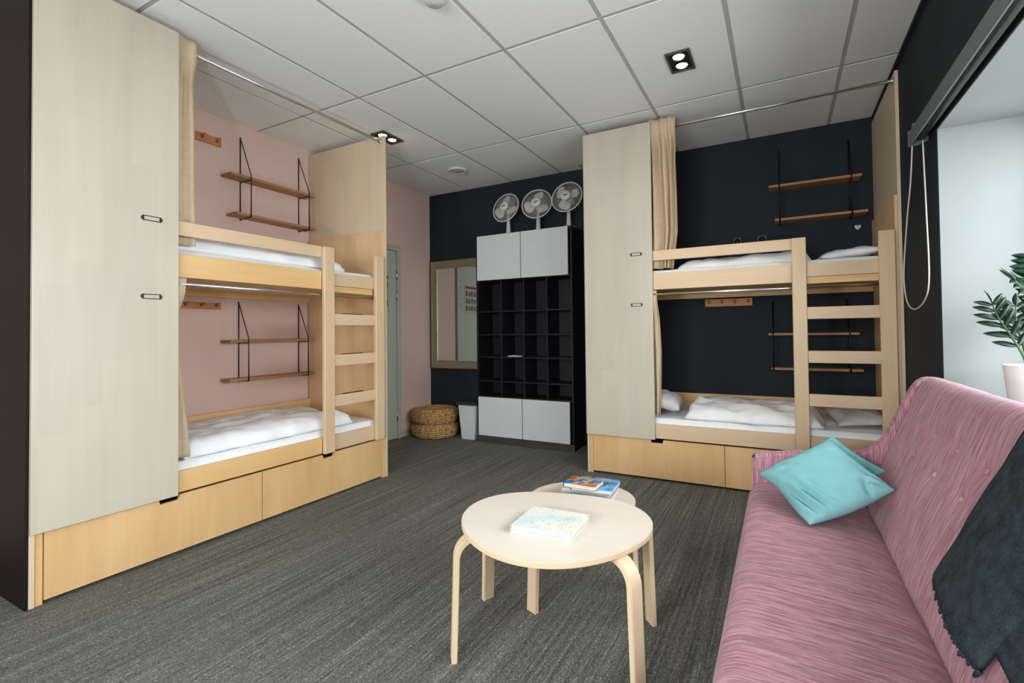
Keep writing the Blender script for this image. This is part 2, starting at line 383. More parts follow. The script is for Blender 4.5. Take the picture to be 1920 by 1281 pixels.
# door in the left wall, seen edge-on past the bunk
DT = 2.07
d = nb(); add_box(d, XW, XW + 0.02, 3.05, 4.0, 0.008, DT, 0.002); door = struct('door_1', d, M['door_paint'])
boxo('door_frame', XW, XW + 0.032, 4.004, 4.06, 0, DT + 0.06, M['door_paint'], door); boxo('door_frame', XW, XW + 0.032, 2.98, 3.046, 0, DT + 0.06, M['door_paint'], door)
boxo('door_frame', XW, XW + 0.032, 3.046, 4.004, DT + 0.004, DT + 0.06, M['door_paint'], door)
for z in (0.2, 1.52, 1.75):
    bm = nb(); tube(bm, [(XW + 0.026, 4.0, z), (XW + 0.026, 4.0, z + 0.11)], 0.009, 10); link('hinge', bm, M['steel'], door, True)
bm = nb(); tube(bm, [(XW + 0.02, 3.12, 1.03), (XW + 0.07, 3.12, 1.03), (XW + 0.07, 3.24, 1.03)], 0.009, 8); link('door_handle', bm, M['steel'], door, True)
# fire notice on the door
p = thing('door_notice', 'paper safety notice with red heading and small grey pictograms on the pale door', 'sign', (XW + 0.0215, 3.72, 1.61))
boxo('notice_sheet', 0, 0.0015, -0.17, 0.17, -0.19, 0.19, M['poster'], p, 0)
boxo('heading', 0.0015, 0.002, -0.155, 0.155, 0.145, 0.175, M['red'], p, 0)
for r_ in range(3):
    bm = nb()
    for c_ in range(5):
        y = -0.15 + c_ * 0.062
        add_box(bm, 0.0015, 0.002, y, y + 0.05 - 0.008 * ((r_ + c_) % 2), 0.115 - r_ * 0.1 - 0.07, 0.115 - r_ * 0.1 - 0.012 * (c_ % 2))
    link('pictogram_row', bm, M['ink'], p)['kind'] = 'stuff'

# ------------------------------------------------------------------ ceiling fittings
def spotlight(x0, x1, y0, y1, label):
    t = thing('recessed_spotlight', label, 'ceiling light', ((x0 + x1) / 2, (y0 + y1) / 2, ZC), 0, 'recessed twin ceiling spotlights')
    a, b = (x1 - x0) / 2, (y1 - y0) / 2; z0, z1 = -0.016, -0.002; f = 0.012
    for q in ((-a, -a + f, -b, b), (a - f, a, -b, b), (-a + f, a - f, -b, -b + f), (-a + f, a - f, b - f, b)):
        boxo('frame_side', *q, z0, z1, M['lamp_black'], t, 0.001)
    boxo('housing', -a + f, a - f, -b + f, b - f, -0.0045, -0.002, M['lamp_in'], t, 0)
    for s in (-1, 1):
        bm = nb(); lathe(bm, [(0.043, -0.006), (0.046, -0.010), (0.038, -0.011), (0.036, -0.0065)], 24, (0, s * b * 0.46, 0)); link('lamp_ring', bm, M['lamp_in'], t, True)
        bm = nb(); lathe(bm, [(0.0, -0.0062), (0.034, -0.0062), (0.030, -0.0115), (0.018, -0.013), (0.001, -0.0135)], 24, (0, s * b * 0.46, 0), False); link('bulb', bm, M['bulb'], t, True)
        light('spotlight_beam', 'SPOT', ((x0 + x1) / 2, (y0 + y1) / 2 + s * b * 0.46, ZC - 0.03), 9, (1.0, 0.88, 0.68), aim=((x0 + x1) / 2, (y0 + y1) / 2 + s * b * 0.46, 0), spot_size=R(95), spot_blend=0.8, shadow_soft_size=0.03)
spotlight(-0.597, -0.452, 2.928, 3.161, 'square recessed twin spotlight lit in the open middle of the ceiling')
spotlight(-3.012, -2.867, 2.905, 3.147, 'recessed twin ceiling spotlight at the tip of the end panel by the pink wall')
t = thing('ceiling_vent', 'round pale air vent in the ceiling towards the far dark wall', 'vent', (-2.915, 3.99, ZC))
bm = nb(); lathe(bm, [(0.066, -0.004), (0.098, -0.004), (0.100, -0.012), (0.094, -0.022), (0.078, -0.024), (0.068, -0.014)], 40); link('vent_ring', bm, M['white_plastic'], t, True)
bm = nb(); lathe(bm, [(0.0005, -0.022), (0.045, -0.022), (0.062, -0.016), (0.062, -0.008), (0.0005, -0.006)], 40, cap=False); link('vent_disc', bm, M['grey_plastic'], t, True)
t = thing('smoke_detector', 'round white smoke detector on the ceiling at the top edge of the picture', 'detector', (-1.497, 1.868, ZC))
bm = nb(); lathe(bm, [(0.055, -0.002), (0.055, -0.018), (0.046, -0.034), (0.02, -0.04)], 32); link('detector_body', bm, M['white_plastic'], t, True)
bm = nb(); lathe(bm, [(0.018, -0.038), (0.018, -0.044), (0.012, -0.046)], 20); link('detector_cap', bm, M['grey_plastic'], t, True)

# ------------------------------------------------------------------ bunk beds (local: x along the bed, y from the front to the wall, z up)
ZT = 2.789
def notch_front(x0, x1, z0, z1, n0, n1, dz=0.026):
    return [(x0, z0), (x1, z0), (x1, z1), (n1, z1), (n1 - 0.006, z1 - dz), (n0 + 0.006, z1 - dz), (n0, z1), (x0, z1)]
def bunk(loc, rz, L, D, pw, p1, p2, split, n1, n2, label, grips, dark_side):
    b = thing('bunk_bed', label, 'bunk bed', loc, rz, 'built-in bunk beds')
    X = lambda name, *a, **k: boxo(name, *a[:6], M[a[6]], b, a[7] if len(a) > 7 else 0.002)
    X('end_panel', 0, 0.02, 0, D - 0.001, 0, ZT, 'end')
    X('end_panel', L - 0.019, L, 0, D - 0.001, 0, ZT, 'end')
    fp = X('front_panel', 0.0, pw, -0.02, -0.001, 0.316, ZT, 'panel')
    if dark_side: X('outer_panel', -0.012, -0.001, -0.001, D - 0.001, 0.0, ZT, 'dark_board')
    X('corner_strip', 0.0205, 0.047, 0.006, 0.03, 0, 0.315, 'rail_warm'); X('corner_strip', L - 0.058, L - 0.0195, 0.004, 0.03, 0, 0.322, 'rail_warm')
    # label holders on the tall front panel
    for zc in (1.76, 1.362):
        cx = pw - 0.125
        bm = nb()
        add_box(bm, cx - 0.037, cx + 0.037, -0.0235, -0.0195, zc + 0.009, zc + 0.013); add_box(bm, cx - 0.037, cx + 0.037, -0.0235, -0.0195, zc - 0.013, zc - 0.009)
        add_box(bm, cx - 0.042, cx - 0.034, -0.0236, -0.0195, zc - 0.013, zc + 0.013); add_box(bm, cx + 0.034, cx + 0.042, -0.0236, -0.0195, zc - 0.013, zc + 0.013)
        for s in (-1, 1): add_box(bm, cx + s * 0.043 - 0.004, cx + s * 0.043 + 0.004, -0.0234, -0.0195, zc - 0.006, zc + 0.006)
        h = link('label_holder', bm, M['brass_dark'], fp)
        boxo('label_card', cx - 0.034, cx + 0.034, -0.0215, -0.0203, zc - 0.009, zc + 0.009, M['panel'], fp, 0)
    # under-bed drawers with finger notches
    xr = L - 0.06
    for (a, c, n) in ((0.05, split - 0.002, n1), (split + 0.002, xr, n2)):
        bm = nb(); prism(bm, notch_front(a, c, 0.018, 0.314, n, n + 0.098), 0.002, 0.02, 'y'); dr = link('drawer', bm, M['drawer'], b)
        boxo('drawer_box', a + 0.02, c - 0.02, 0.0215, 0.55, 0.03, 0.285, M['dark_board'], dr, 0)  # box coloured dark so the finger notches look shaded inside
    X('plinth', 0.05, xr, 0.1, 0.12, 0.0, 0.029, 'dark_board', 0)
    # lower and upper bed frames
    for (z0, zr, zl, zb) in ((0.325, 0.437, 0.437, 0.585), (1.476, 1.604, 1.604, 1.62)):
        X('side_rail', pw + 0.001, p1, 0.0, 0.024, z0, zr, 'rail_warm' if dark_side else 'maple_x')
        zs = z0 + 0.035 if z0 > 1 else z0
        X('side_rail', p1 + 0.085, p2 + 0.004, 0.001, 0.023, zs, zl - 0.002, 'maple_x')
        if z0 > 1: X('under_rail', p1 + 0.085, p2 + 0.004, 0.012, 0.03, z0 - 0.012, zs - 0.001, 'rail_warm')
        X('bed_base', 0.021, L - 0.038, 0.032, D - 0.05, z0 + 0.012, z0 + 0.035, 'rail_warm', 0)
        X('back_rail', 0.021, L - 0.038, D - 0.045, D - 0.021, z0 - 0.03, zb, 'rail_warm')
    X('guard_rail', pw + 0.001, p1 + 0.001, 0.0, 0.024, 1.702, 1.779, 'maple_x')
    X('headboard', L - 0.036, L - 0.0195, 0.004, D - 0.02, 0.33, 2.0, 'head_z')
    # ladder
    for px in (p1, p2): X('ladder_post', px, px + 0.086, -0.031, -0.0005, 0.322, 1.777, 'maple_z', 0.004)
    for z in (1.224, 0.930, 0.640):
        rg = X('rung', p1 + 0.085, p2 + 0.001, -0.022, 0.006, z, z + 0.081, 'maple_x', 0.003)
        if grips: boxo('grip_strip', p1 + 0.17, p1 + 0.36, -0.018, 0.002, z + 0.0815, z + 0.0865, M['black_metal'], rg, 0.001)
    # curtain rods
    for z, y, e in ((2.742, 0.042, L - 0.0195), (1.440, 0.012, p2 + 0.02)):
        bm = nb(); tube(bm, [(pw * 0.5, y, z), (e, y, z)], 0.0115 if z > 2 else 0.0105, 12); link('curtain_rod', bm, M['chrome'], b, True)
        bm = nb(); tube(bm, [(e - 0.012, y, z), (e, y, z)], 0.019, 14); link('rod_socket', bm, M['chrome'], b, True)
    return b
XE, YE = -2.856, 3.737
bl = bunk((XE, 0.821, 0), R(90), 2.103, 0.933, 0.563, 1.474, 1.955, 1.038, 0.483, 1.480,
          'tall maple bunk bed against the pink wall, its ladder rungs fitted with black grips', True, True)
br = bunk((-1.437, YE, 0), 0, 2.119, 0.866, 0.560, 1.507, 1.992, 1.056, 0.520, 1.560,
          'tall maple bunk bed against the dark wall behind the sofa', False, False)
# a strip of clear tape where the middle rung meets the outer post
tape = boxo('tape_strip', 1.935, 2.07, -0.0325, -0.0312, 0.955, 1.005, plain('clear_tape', (214, 190, 156), 0.25, var=3), br, 0)
tape['label'] = 'pale strip of tape across ladder rung and post'

# beds' soft parts -----------------------------------------------------------
def to_world(b):
    return b.rotation_euler.z, Vector(b.location)
def soft_slab(name, mat, b, x0, x1, y0, y1, z0, h, label, cat, group=None, wr=0.012, edge=0.05, seed=0, dome=0.0, res=0.022, skew=0.0):
    """mattress / duvet: rounded slab with a wrinkled top, in the bunk's local axes"""
    nx, ny = max(8, int((x1 - x0) / res)), max(8, int((y1 - y0) / res))
    bm = nb(); top = []; bot = []
    for i in range(nx + 1):
        rt_, rb_ = [], []
        for j in range(ny + 1):
            u, v = i / nx, j / ny
            x, y = x0 + (x1 - x0) * u, y0 + (y1 - y0) * v
            dd = min(x - x0, x1 - x, y - y0, y1 - y); k = min(1.0, dd / edge); prof = math.sqrt(max(0.0, 1 - (1 - k) ** 2))
            wn = fbm(x * 5 + seed, y * 7, seed, 3)
            wob = wr * 1.2 * fbm(x * 6, y * 6, seed + 5, 2) * (1 - k)
            zz = z0 + h * (0.25 + 0.75 * prof) + wr * wn * prof + dome * prof * math.sin(math.pi * v) * (1 - 0.5 * u)
            zz += skew * u * prof
            rt_.append(bm.verts.new((x + wob, y + wob, zz))); rb_.append(bm.verts.new((x + wob, y + wob, z0)))
        top.append(rt_); bot.append(rb_)
    grid_faces(bm, top); grid_faces(bm, [r[::-1] for r in bot])
    for A, B in ((top[0], bot[0]), (top[-1], bot[-1]), ([r[0] for r in top], [r[0] for r in bot]), ([r[-1] for r in top], [r[-1] for r in bot])):
        for j in range(len(A) - 1): bm.faces.new((A[j], A[j + 1], B[j + 1], B[j]))
    c = Vector(((x0 + x1) / 2, (y0 + y1) / 2, z0)); bmesh.ops.translate(bm, verts=bm.verts, vec=-c)
    o = link(name, bm, mat, None, True); rz, L0 = to_world(b)
    o.location = Matrix.Rotation(rz, 3, 'Z') @ c + L0; o.rotation_euler = (0, 0, rz)
    return tag(o, label, cat, group)
def pillow_mesh(bm, sx, sy, h, seed=0, wr=0.012, n=26, pinch=0.1, low=0.5):
    G = []
    for s in (1, -1):
        g = []
        for i in range(n + 1):
            row = []
            for j in range(n + 1):
                u, v = 2 * i / n - 1, 2 * j / n - 1
                pu = 1 - pinch * (1 - abs(v) ** 2) * abs(u) ** 3; pv = 1 - pinch * (1 - abs(u) ** 2) * abs(v) ** 3
                k = ((1 - abs(u) ** 2.6) * (1 - abs(v) ** 2.6)); k = max(0.0, k) ** 0.45
                z = s * h * k * (1.0 if s > 0 else low) + wr * k * fbm(u * 3 + seed, v * 3, seed * 1.7 + s, 3)
                row.append((sx / 2 * u * pu, sy / 2 * v * pv, z))
            g.append(row)
        G.append(g)
    T = [[bm.verts.new(p) for p in r] for r in G[0]]; B = []
    for i in range(n + 1):
        r = []
        for j in range(n + 1):
            r.append(T[i][j] if i in (0, n) or j in (0, n) else bm.verts.new(G[1][i][j]))
        B.append(r)
    grid_faces(bm, T)
    for i in range(n):
        for j in range(n): bm.faces.new((B[i][j], B[i][j + 1], B[i + 1][j + 1], B[i + 1][j]))
def pillow(mat, b, cx, cy, cz, sx, sy, h, rot, label, seed):
    bm = nb(); pillow_mesh(bm, sx, sy, h, seed, 0.010); o = link('pillow', bm, mat, None, True); rz, L0 = to_world(b)
    o.location = Matrix.Rotation(rz, 3, 'Z') @ Vector((cx, cy, cz)) + L0
    o.rotation_euler = (Matrix.Rotation(rz, 3, 'Z') @ Matrix.Rotation(rot[2], 3, 'Z') @ Matrix.Rotation(rot[1], 3, 'Y') @ Matrix.Rotation(rot[0], 3, 'X')).to_euler()
    return tag(o, label, 'pillow', 'pillows on the bunk beds')
gm, gd = 'white mattresses on the bunk beds', 'white duvets on the bunk beds'
for b, D, side in ((bl, 0.933, 'pink'), (br, 0.866, 'dark')):
    L = 2.103 if b is bl else 2.119
    soft_slab('mattress', M['mattress'], b, 0.03, L - 0.045, 0.027, D - 0.05, 0.361, 0.112, 'white mattress in the lower bunk by the %s wall, above the drawers' % side, 'mattress', gm, 0.006, 0.03, 1)
    soft_slab('mattress', M['mattress'], b, 0.03, L - 0.045, 0.027, D - 0.05, 1.512, 0.118, 'white mattress in the upper bunk by the %s wall, behind the guard rail' % side, 'mattress', gm, 0.006, 0.03, 2)
soft_slab('duvet', M['cover'], bl, 0.64, 1.80, 0.06, 0.85, 0.480, 0.085, 'thick white folded duvet on the lower bunk by the pink wall', 'duvet', gd, 0.022, 0.09, 11, 0.02)
soft_slab('duvet', M['cover'], bl, 0.60, 1.76, 0.10, 0.86, 1.638, 0.085, 'white duvet shaded by the guard rail on the upper bunk by the pink wall', 'duvet', gd, 0.018, 0.09, 12, 0.02)
soft_slab('duvet', M['cover'], br, 0.76, 1.68, 0.05, 0.74, 0.480, 0.075, 'crumpled white duvet on the lower bunk by the dark wall', 'duvet', gd, 0.03, 0.09, 13, 0.05)
soft_slab('duvet', M['cover'], br, 0.72, 1.62, 0.14, 0.78, 1.638, 0.055, 'white duvet lying on the upper bunk by the dark wall', 'duvet', gd, 0.022, 0.12, 14, 0.04, skew=0.02)
pillow(M['pillow_grey'], br, 0.575, 0.30, 0.570, 0.27, 0.46, 0.085, (0, R(14), R(6)), 'plump white pillow beside the tall panel on the lower bunk by the dark wall', 3)
pillow(M['pillow_grey'], br, 1.893, 0.42, 0.530, 0.33, 0.56, 0.05, (R(4), R(-5), R(8)), 'flat pale grey pillow behind the ladder on the lower bunk by the dark wall', 5)
pillow(M['cover'], br, 1.86, 0.45, 1.684, 0.38, 0.55, 0.05, (R(2), R(-6), R(4)), 'white pillow behind the ladder on the upper bunk by the dark wall', 8)

# curtains -------------------------------------------------------------------
def curtain(b, xs, y0, dep, z0, z1, folds, label, seed, widths, yr=0.018):
    """gathered cloth: xs = (x0, x1) at the top; widths = scale of the gathered width from top to bottom"""
    nu, nv = folds * 14, 40; bm = nb(); F, Bk = [], []
    for i in range(nu + 1):
        u = i / nu; rf, rb = [], []
        for j in range(nv + 1):
            v = j / nv; z = z1 + (z0 - z1) * v
            k = v * (len(widths) - 1); a = min(int(k), len(widths) - 2); wd = widths[a] + (widths[a + 1] - widths[a]) * (k - a)
            ph = 2 * math.pi * folds * (u + 0.10 * math.sin(5.5 * u + seed) * (0.6 + 0.4 * v) + 0.04 * math.sin(3 * v + seed)) + seed
            amp = dep * (0.75 + 0.25 * math.sin(4 * u + seed + v))
            tp = max(0.0, min(1.0, 1 - (z1 - z - 0.07) / 0.16)); tp = tp * tp * (3 - 2 * tp); amp *= 1 - 0.72 * tp
            x = xs[0] + (xs[1] - xs[0]) * u * wd + 0.008 * math.sin(ph * 0.5 + 2 * v) * min(1, v * 3)
            y = y0 * (1 - tp) + yr * tp + amp * math.sin(ph) + 0.006 * fbm(u * 6, v * 5, seed, 2) * (1 - tp)
            rf.append(bm.verts.new((x, y, z))); rb.append(bm.verts.new((x + 0.0012, y + 0.0025, z)))
        F.append(rf); Bk.append(rb)
    grid_faces(bm, F); grid_faces(bm, [r[::-1] for r in Bk])
    for A, B in ((F[0], Bk[0]), (F[-1], Bk[-1]), ([r[0] for r in F], [r[0] for r in Bk]), ([r[-1] for r in F], [r[-1] for r in Bk])):
        for j in range(len(A) - 1): bm.faces.new((A[j], A[j + 1], B[j + 1], B[j]))
    c = Vector(((xs[0] + xs[1]) / 2, y0, z0)); bmesh.ops.translate(bm, verts=bm.verts, vec=-c)
    o = link('curtain', bm, M['curtain'], None, True); rz, L0 = to_world(b)
    o.location = Matrix.Rotation(rz, 3, 'Z') @ c + L0; o.rotation_euler = (0, 0, rz)
    return tag(o, label, 'curtain', 'beige bunk curtains')
curtain(bl, (0.548, 0.672), 0.050, 0.022, 1.66, 2.80, 2, 'beige curtain drawn aside on the upper bunk by the pink wall', 0.4, (1, 0.98, 1.0, 1.0))
curtain(bl, (0.52, 0.625), 0.052, 0.018, 0.495, 1.474, 2, 'beige curtain drawn aside on the lower bunk by the pink wall', 1.3, (0.9, 0.62, 0.85, 1.1, 1.32), 0.004)
curtain(br, (0.540, 0.745), 0.080, 0.055, 1.645, 2.81, 3, 'beige pleated curtain drawn aside on the upper bunk by the dark wall', 2.2, (1, 0.96, 0.97, 0.96, 0.78))
curtain(br, (0.50, 0.598), 0.062, 0.016, 0.50, 1.47, 2, 'beige curtain almost hidden behind the tall panel on the lower bunk by the dark wall', 3.0, (0.85, 0.9, 1.0, 1.0, 0.95), 0.004)

# ------------------------------------------------------------------ wall shelves and hook rails
def on_left(a, d_, z): return (XW + d_, a, z)
def on_back(a, d_, z): return (a, YB - d_, z)
def wbox(name, mp, a0, a1, d0, d1, z0, z1, mat, parent, bev=0.002):
    p, q = mp(a0, d0, z0), mp(a1, d1, z1); o = parent.location
    v = [sorted((p[i] - o[i], q[i] - o[i])) for i in range(3)]
    return boxo(name, v[0][0], v[0][1], v[1][0], v[1][1], v[2][0], v[2][1], mat, parent, bev)
def wall_shelf(mp, ab, zt, zm, zb, boards, dep, label):
    wr = 0.0042 if mp is on_left else 0.0055
    c = mp(sum(ab) / 2, 0, zb); t = thing('wall_shelf', label, 'shelf', c, 0, 'wire bracket wall shelves above the bunks')
    for a in ab:
        bm = nb()
        tube(bm, [mp(a, 0.0055, zt), mp(a, 0.0055, zb - 0.025)], wr, 6)
        tube(bm, [mp(a, 0.004, zt - 0.004), mp(a, dep, zm + 0.02), mp(a, dep, zb - 0.012), mp(a, 0.004, zb - 0.018)], wr * 0.9, 6)
        tube(bm, [mp(a, 0.004, zm - 0.016), mp(a, dep, zm - 0.013)], 0.0035, 6)
        wpart('wire_bracket', bm, M['black_metal'], t, True)
    for (a0, a1), z in zip(boards, (zm, zb)):
        wbox('shelf_board', mp, a0, a1, 0.006, dep - 0.005, z - 0.0085, z + 0.0115, M['oak_y'] if mp is on_left else M['oak'], t)
    return t
wall_shelf(on_left, (2.284, 2.803), 2.735, 2.385, 2.092, ((2.135, 2.868), (2.176, 2.872)), 0.145, 'two-tier oak shelf on black wire brackets above the upper bunk on the pink wall')
wall_shelf(on_left, (2.270, 2.798), 1.425, 1.112, 0.818, ((2.132, 2.866), (2.132, 2.864)), 0.135, 'two-tier oak shelf on black wire brackets above the lower bunk on the pink wall')
wall_shelf(on_back, (0.006, 0.504), 2.685, 2.345, 2.062, ((-0.073, 0.573), (-0.031, 0.608)), 0.16, 'two-tier oak shelf on black wire brackets above the upper bunk on the dark wall')
wall_shelf(on_back, (-0.063, 0.470), 1.40, 1.115, 0.83, ((-0.097, 0.535), (-0.077, 0.556)), 0.16, 'two-tier oak shelf on black wire brackets above the lower bunk on the dark wall')
def hook_rail(mp, a0, a1, z0, z1, label, n=4, dep=0.018):
    c = mp((a0 + a1) / 2, 0, z0); t = thing('coat_hook_rail', label, 'coat hooks', c, 0, 'wooden hook rails in the bunks')
    wbox('backing_board', mp, a0, a1, 0.0005, dep, z0, z1, M['beech_hook'], t, 0.003)
    for k in range(n):
        a = a0 + (a1 - a0) * (0.09 + 0.82 * k / (n - 1)); zc = (z0 + z1) / 2
        bm = nb(); tube(bm, [mp(a, dep, zc), mp(a, dep + 0.03, zc + 0.006), mp(a, dep + 0.042, zc + 0.012)], [0.009, 0.008, 0.012], 10); wpart('peg', bm, M['beech_hook'], t, True)
    return t
hook_rail(on_left, 1.745, 2.133, 2.602, 2.664, 'wooden coat hook rail high on the pink wall above the upper bunk')
hook_rail(on_left, 1.740, 2.129, 1.358, 1.405, 'wooden coat hook rail on the pink wall above the lower bunk')
hook_rail(on_back, -0.610, -0.219, 1.367, 1.434, 'wooden coat hook rail on the dark wall above the lower bunk')
def on_side(a, d_, z): return (-1.437 - d_, a, z)
M['beech_hook'] = wood('dark_hook_wood', (96, 60, 38), (118, 76, 50), 'y', 0.5, False)
hook_rail(on_side, 3.78, 4.12, 2.53, 2.60, 'dark wooden hook rail on the outer end of the bunk, facing the fans')
t = thing('wall_hook', 'tiny white heart-shaped hook on the dark wall below the shelf', 'hook', (0.555, YB - 0.006, 1.965))
bm = nb(); hp = [(0.0, -0.022), (0.02, 0.0), (0.021, 0.012), (0.011, 0.02), (0.0, 0.011), (-0.011, 0.02), (-0.021, 0.012), (-0.02, 0.0)]
prism(bm, hp, -0.004, 0.005, 'y'); link('hook_plate', bm, M['white_plastic'], t)
bm = nb(); tube(bm, [(0, -0.004, -0.002), (0, -0.014, -0.008), (0, -0.018, 0.0)], 0.003, 8); link('hook_arm', bm, M['white_plastic'], t, True)
for (x, z, wd, lab) in ((-0.33, 1.935, 0.075, 'black wall socket behind the upper guard rail on the dark wall, nearer the curtain'), (-0.135, 1.935, 0.085, 'black wall socket behind the upper guard rail on the dark wall, nearer the ladder')):
    t = thing('wall_socket', lab, 'socket', (x, YB, z), 0, 'black sockets in the upper bunk')
    boxo('socket_plate', -wd / 2, wd / 2, -0.012, -0.0005, -0.04, 0.04, M['cab_black'], t, 0.004)
    bm = nb(); tube(bm, [(0, -0.012, 0), (0, -0.02, 0)], 0.024, 18); link('socket_insert', bm, M['cab_black'], t, True)

# ------------------------------------------------------------------ mirror, cabinet, fans, bin, poufs
t = thing('wall_mirror', 'tall mirror in a silver-beige frame on the dark wall beside the cabinet', 'mirror', (-3.34, YB, 0.738))
mx0, mx1, mz0, mz1, fwid = -3.752, -2.93, 0.738, 2.018, 0.092
def frame_bar(p0, p1, inward):
    """mitred bar with a stepped moulding between two outer corners (x, z)"""
    prof = [(0, 0), (0, 0.034), (0.014, 0.040), (0.026, 0.034), (0.070, 0.018), (0.080, 0.022), (0.092, 0.014), (0.092, 0)]
    bm = nb(); d0 = Vector((p1[0] - p0[0], p1[1] - p0[1])).normalized(); rings = []
    for (cx, cz), sg in ((p0, 1), (p1, -1)):
        rings.append([bm.verts.new((cx + inward[0] * a + sg * d0.x * a, YB - 0.002 - h, cz + inward[1] * a + sg * d0.y * a)) for a, h in prof])
    n = len(prof)
    for i in range(n): bm.faces.new((rings[0][i], rings[0][(i + 1) % n], rings[1][(i + 1) % n], rings[1][i]))
    bm.faces.new(rings[0]); bm.faces.new(rings[1][::-1])
    wpart('frame_bar', bm, M['frame_silver'], t)
frame_bar((mx0, mz0), (mx0, mz1), (1, 0)); frame_bar((mx1, mz0), (mx1, mz1), (-1, 0)); frame_bar((mx0, mz0), (mx1, mz0), (0, 1)); frame_bar((mx0, mz1), (mx1, mz1), (0, -1))
bm = nb(); add_box(bm, mx0 + fwid - 0.004, mx1 - fwid + 0.004, YB - 0.014, YB - 0.004, mz0 + fwid - 0.004, mz1 - fwid + 0.004); wpart('mirror_glass', bm, M['mirror'], t)

cb = thing('storage_cabinet', 'tall black pigeonhole cabinet with white doors at top and bottom', 'cabinet', (-2.34, 4.29, 0))
cx0, cx1, cd, ct = -0.56, 0.555, 0.30, 2.19
P = lambda n, *a: boxo(n, *a[:6], M[a[6]], cb, 0.0012)
P('side_panel', cx0, cx0 + 0.02, 0.0, cd, 0.0, ct, 'cab_black'); P('side_panel', cx1 - 0.02, cx1, 0.0, cd, 0.0, ct, 'cab_black')
P('top_panel', cx0 + 0.02, cx1 - 0.02, 0.0, cd, ct - 0.02, ct, 'cab_black'); P('back_panel', cx0 + 0.02, cx1 - 0.02, cd - 0.012, cd - 0.002, 0.06, ct - 0.02, 'cab_in')
P('plinth', cx0, cx1 + 0.012, -0.022, -0.001, 0.0, 0.066, 'plinth')
colx = [cx0 + 0.02, -0.262, 0.008, 0.272, cx1 - 0.02]
for x in colx[1:-1]: P('divider', x - 0.008, x + 0.008, 0.012, cd - 0.013, 0.49, 1.70, 'cab_in')
shz = [0.475, 0.640, 0.895, 1.133, 1.378, 1.705]
for z in shz:
    for a, c in zip(colx, colx[1:]):
        if z in (0.475, 1.705): continue
        P('shelf', a + (0.0085 if a != colx[0] else 0.0005), c - (0.0085 if c != colx[-1] else 0.0005), 0.012, cd - 0.013, z - 0.008, z + 0.008, 'cab_in')
P('shelf', colx[0], colx[-1], 0.004, cd - 0.013, 0.472, 0.488, 'cab_black'); P('shelf', colx[0], colx[-1], 0.004, cd - 0.013, 1.703, 1.719, 'cab_black')
for (a, c) in ((cx0 + 0.024, -0.006), (0.0, cx1 - 0.034)):
    P('cabinet_door', a, c - 0.003, -0.019, -0.001, 0.07, 0.476, 'white_door'); P('cabinet_door', a, c - 0.003, -0.019, -0.001, 1.712, ct - 0.004, 'white_door')
t = thing('leaflet', 'small white leaflet lying in a pigeonhole of the black cabinet', 'paper', (-2.46, 4.40, 0.9035))
bm = nb(); G = [[bm.verts.new((-0.08 + 0.16 * i / 8, -0.07 + 0.1 * j / 4, 0.008 + 0.006 * math.sin(i * 0.9) * (j % 2))) for j in range(5)] for i in range(9)]
H = [[bm.verts.new((v.co.x, v.co.y, 0.0)) for v in r] for r in G]; grid_faces(bm, G); grid_faces(bm, [r[::-1] for r in H])
for A, B in ((G[0], H[0]), (G[-1], H[-1]), ([r[0] for r in G], [r[0] for r in H]), ([r[-1] for r in G], [r[-1] for r in H])):
    for j in range(len(A) - 1): bm.faces.new((A[j], A[j + 1], B[j + 1], B[j]))
link('sheet', bm, M['paper'], t)

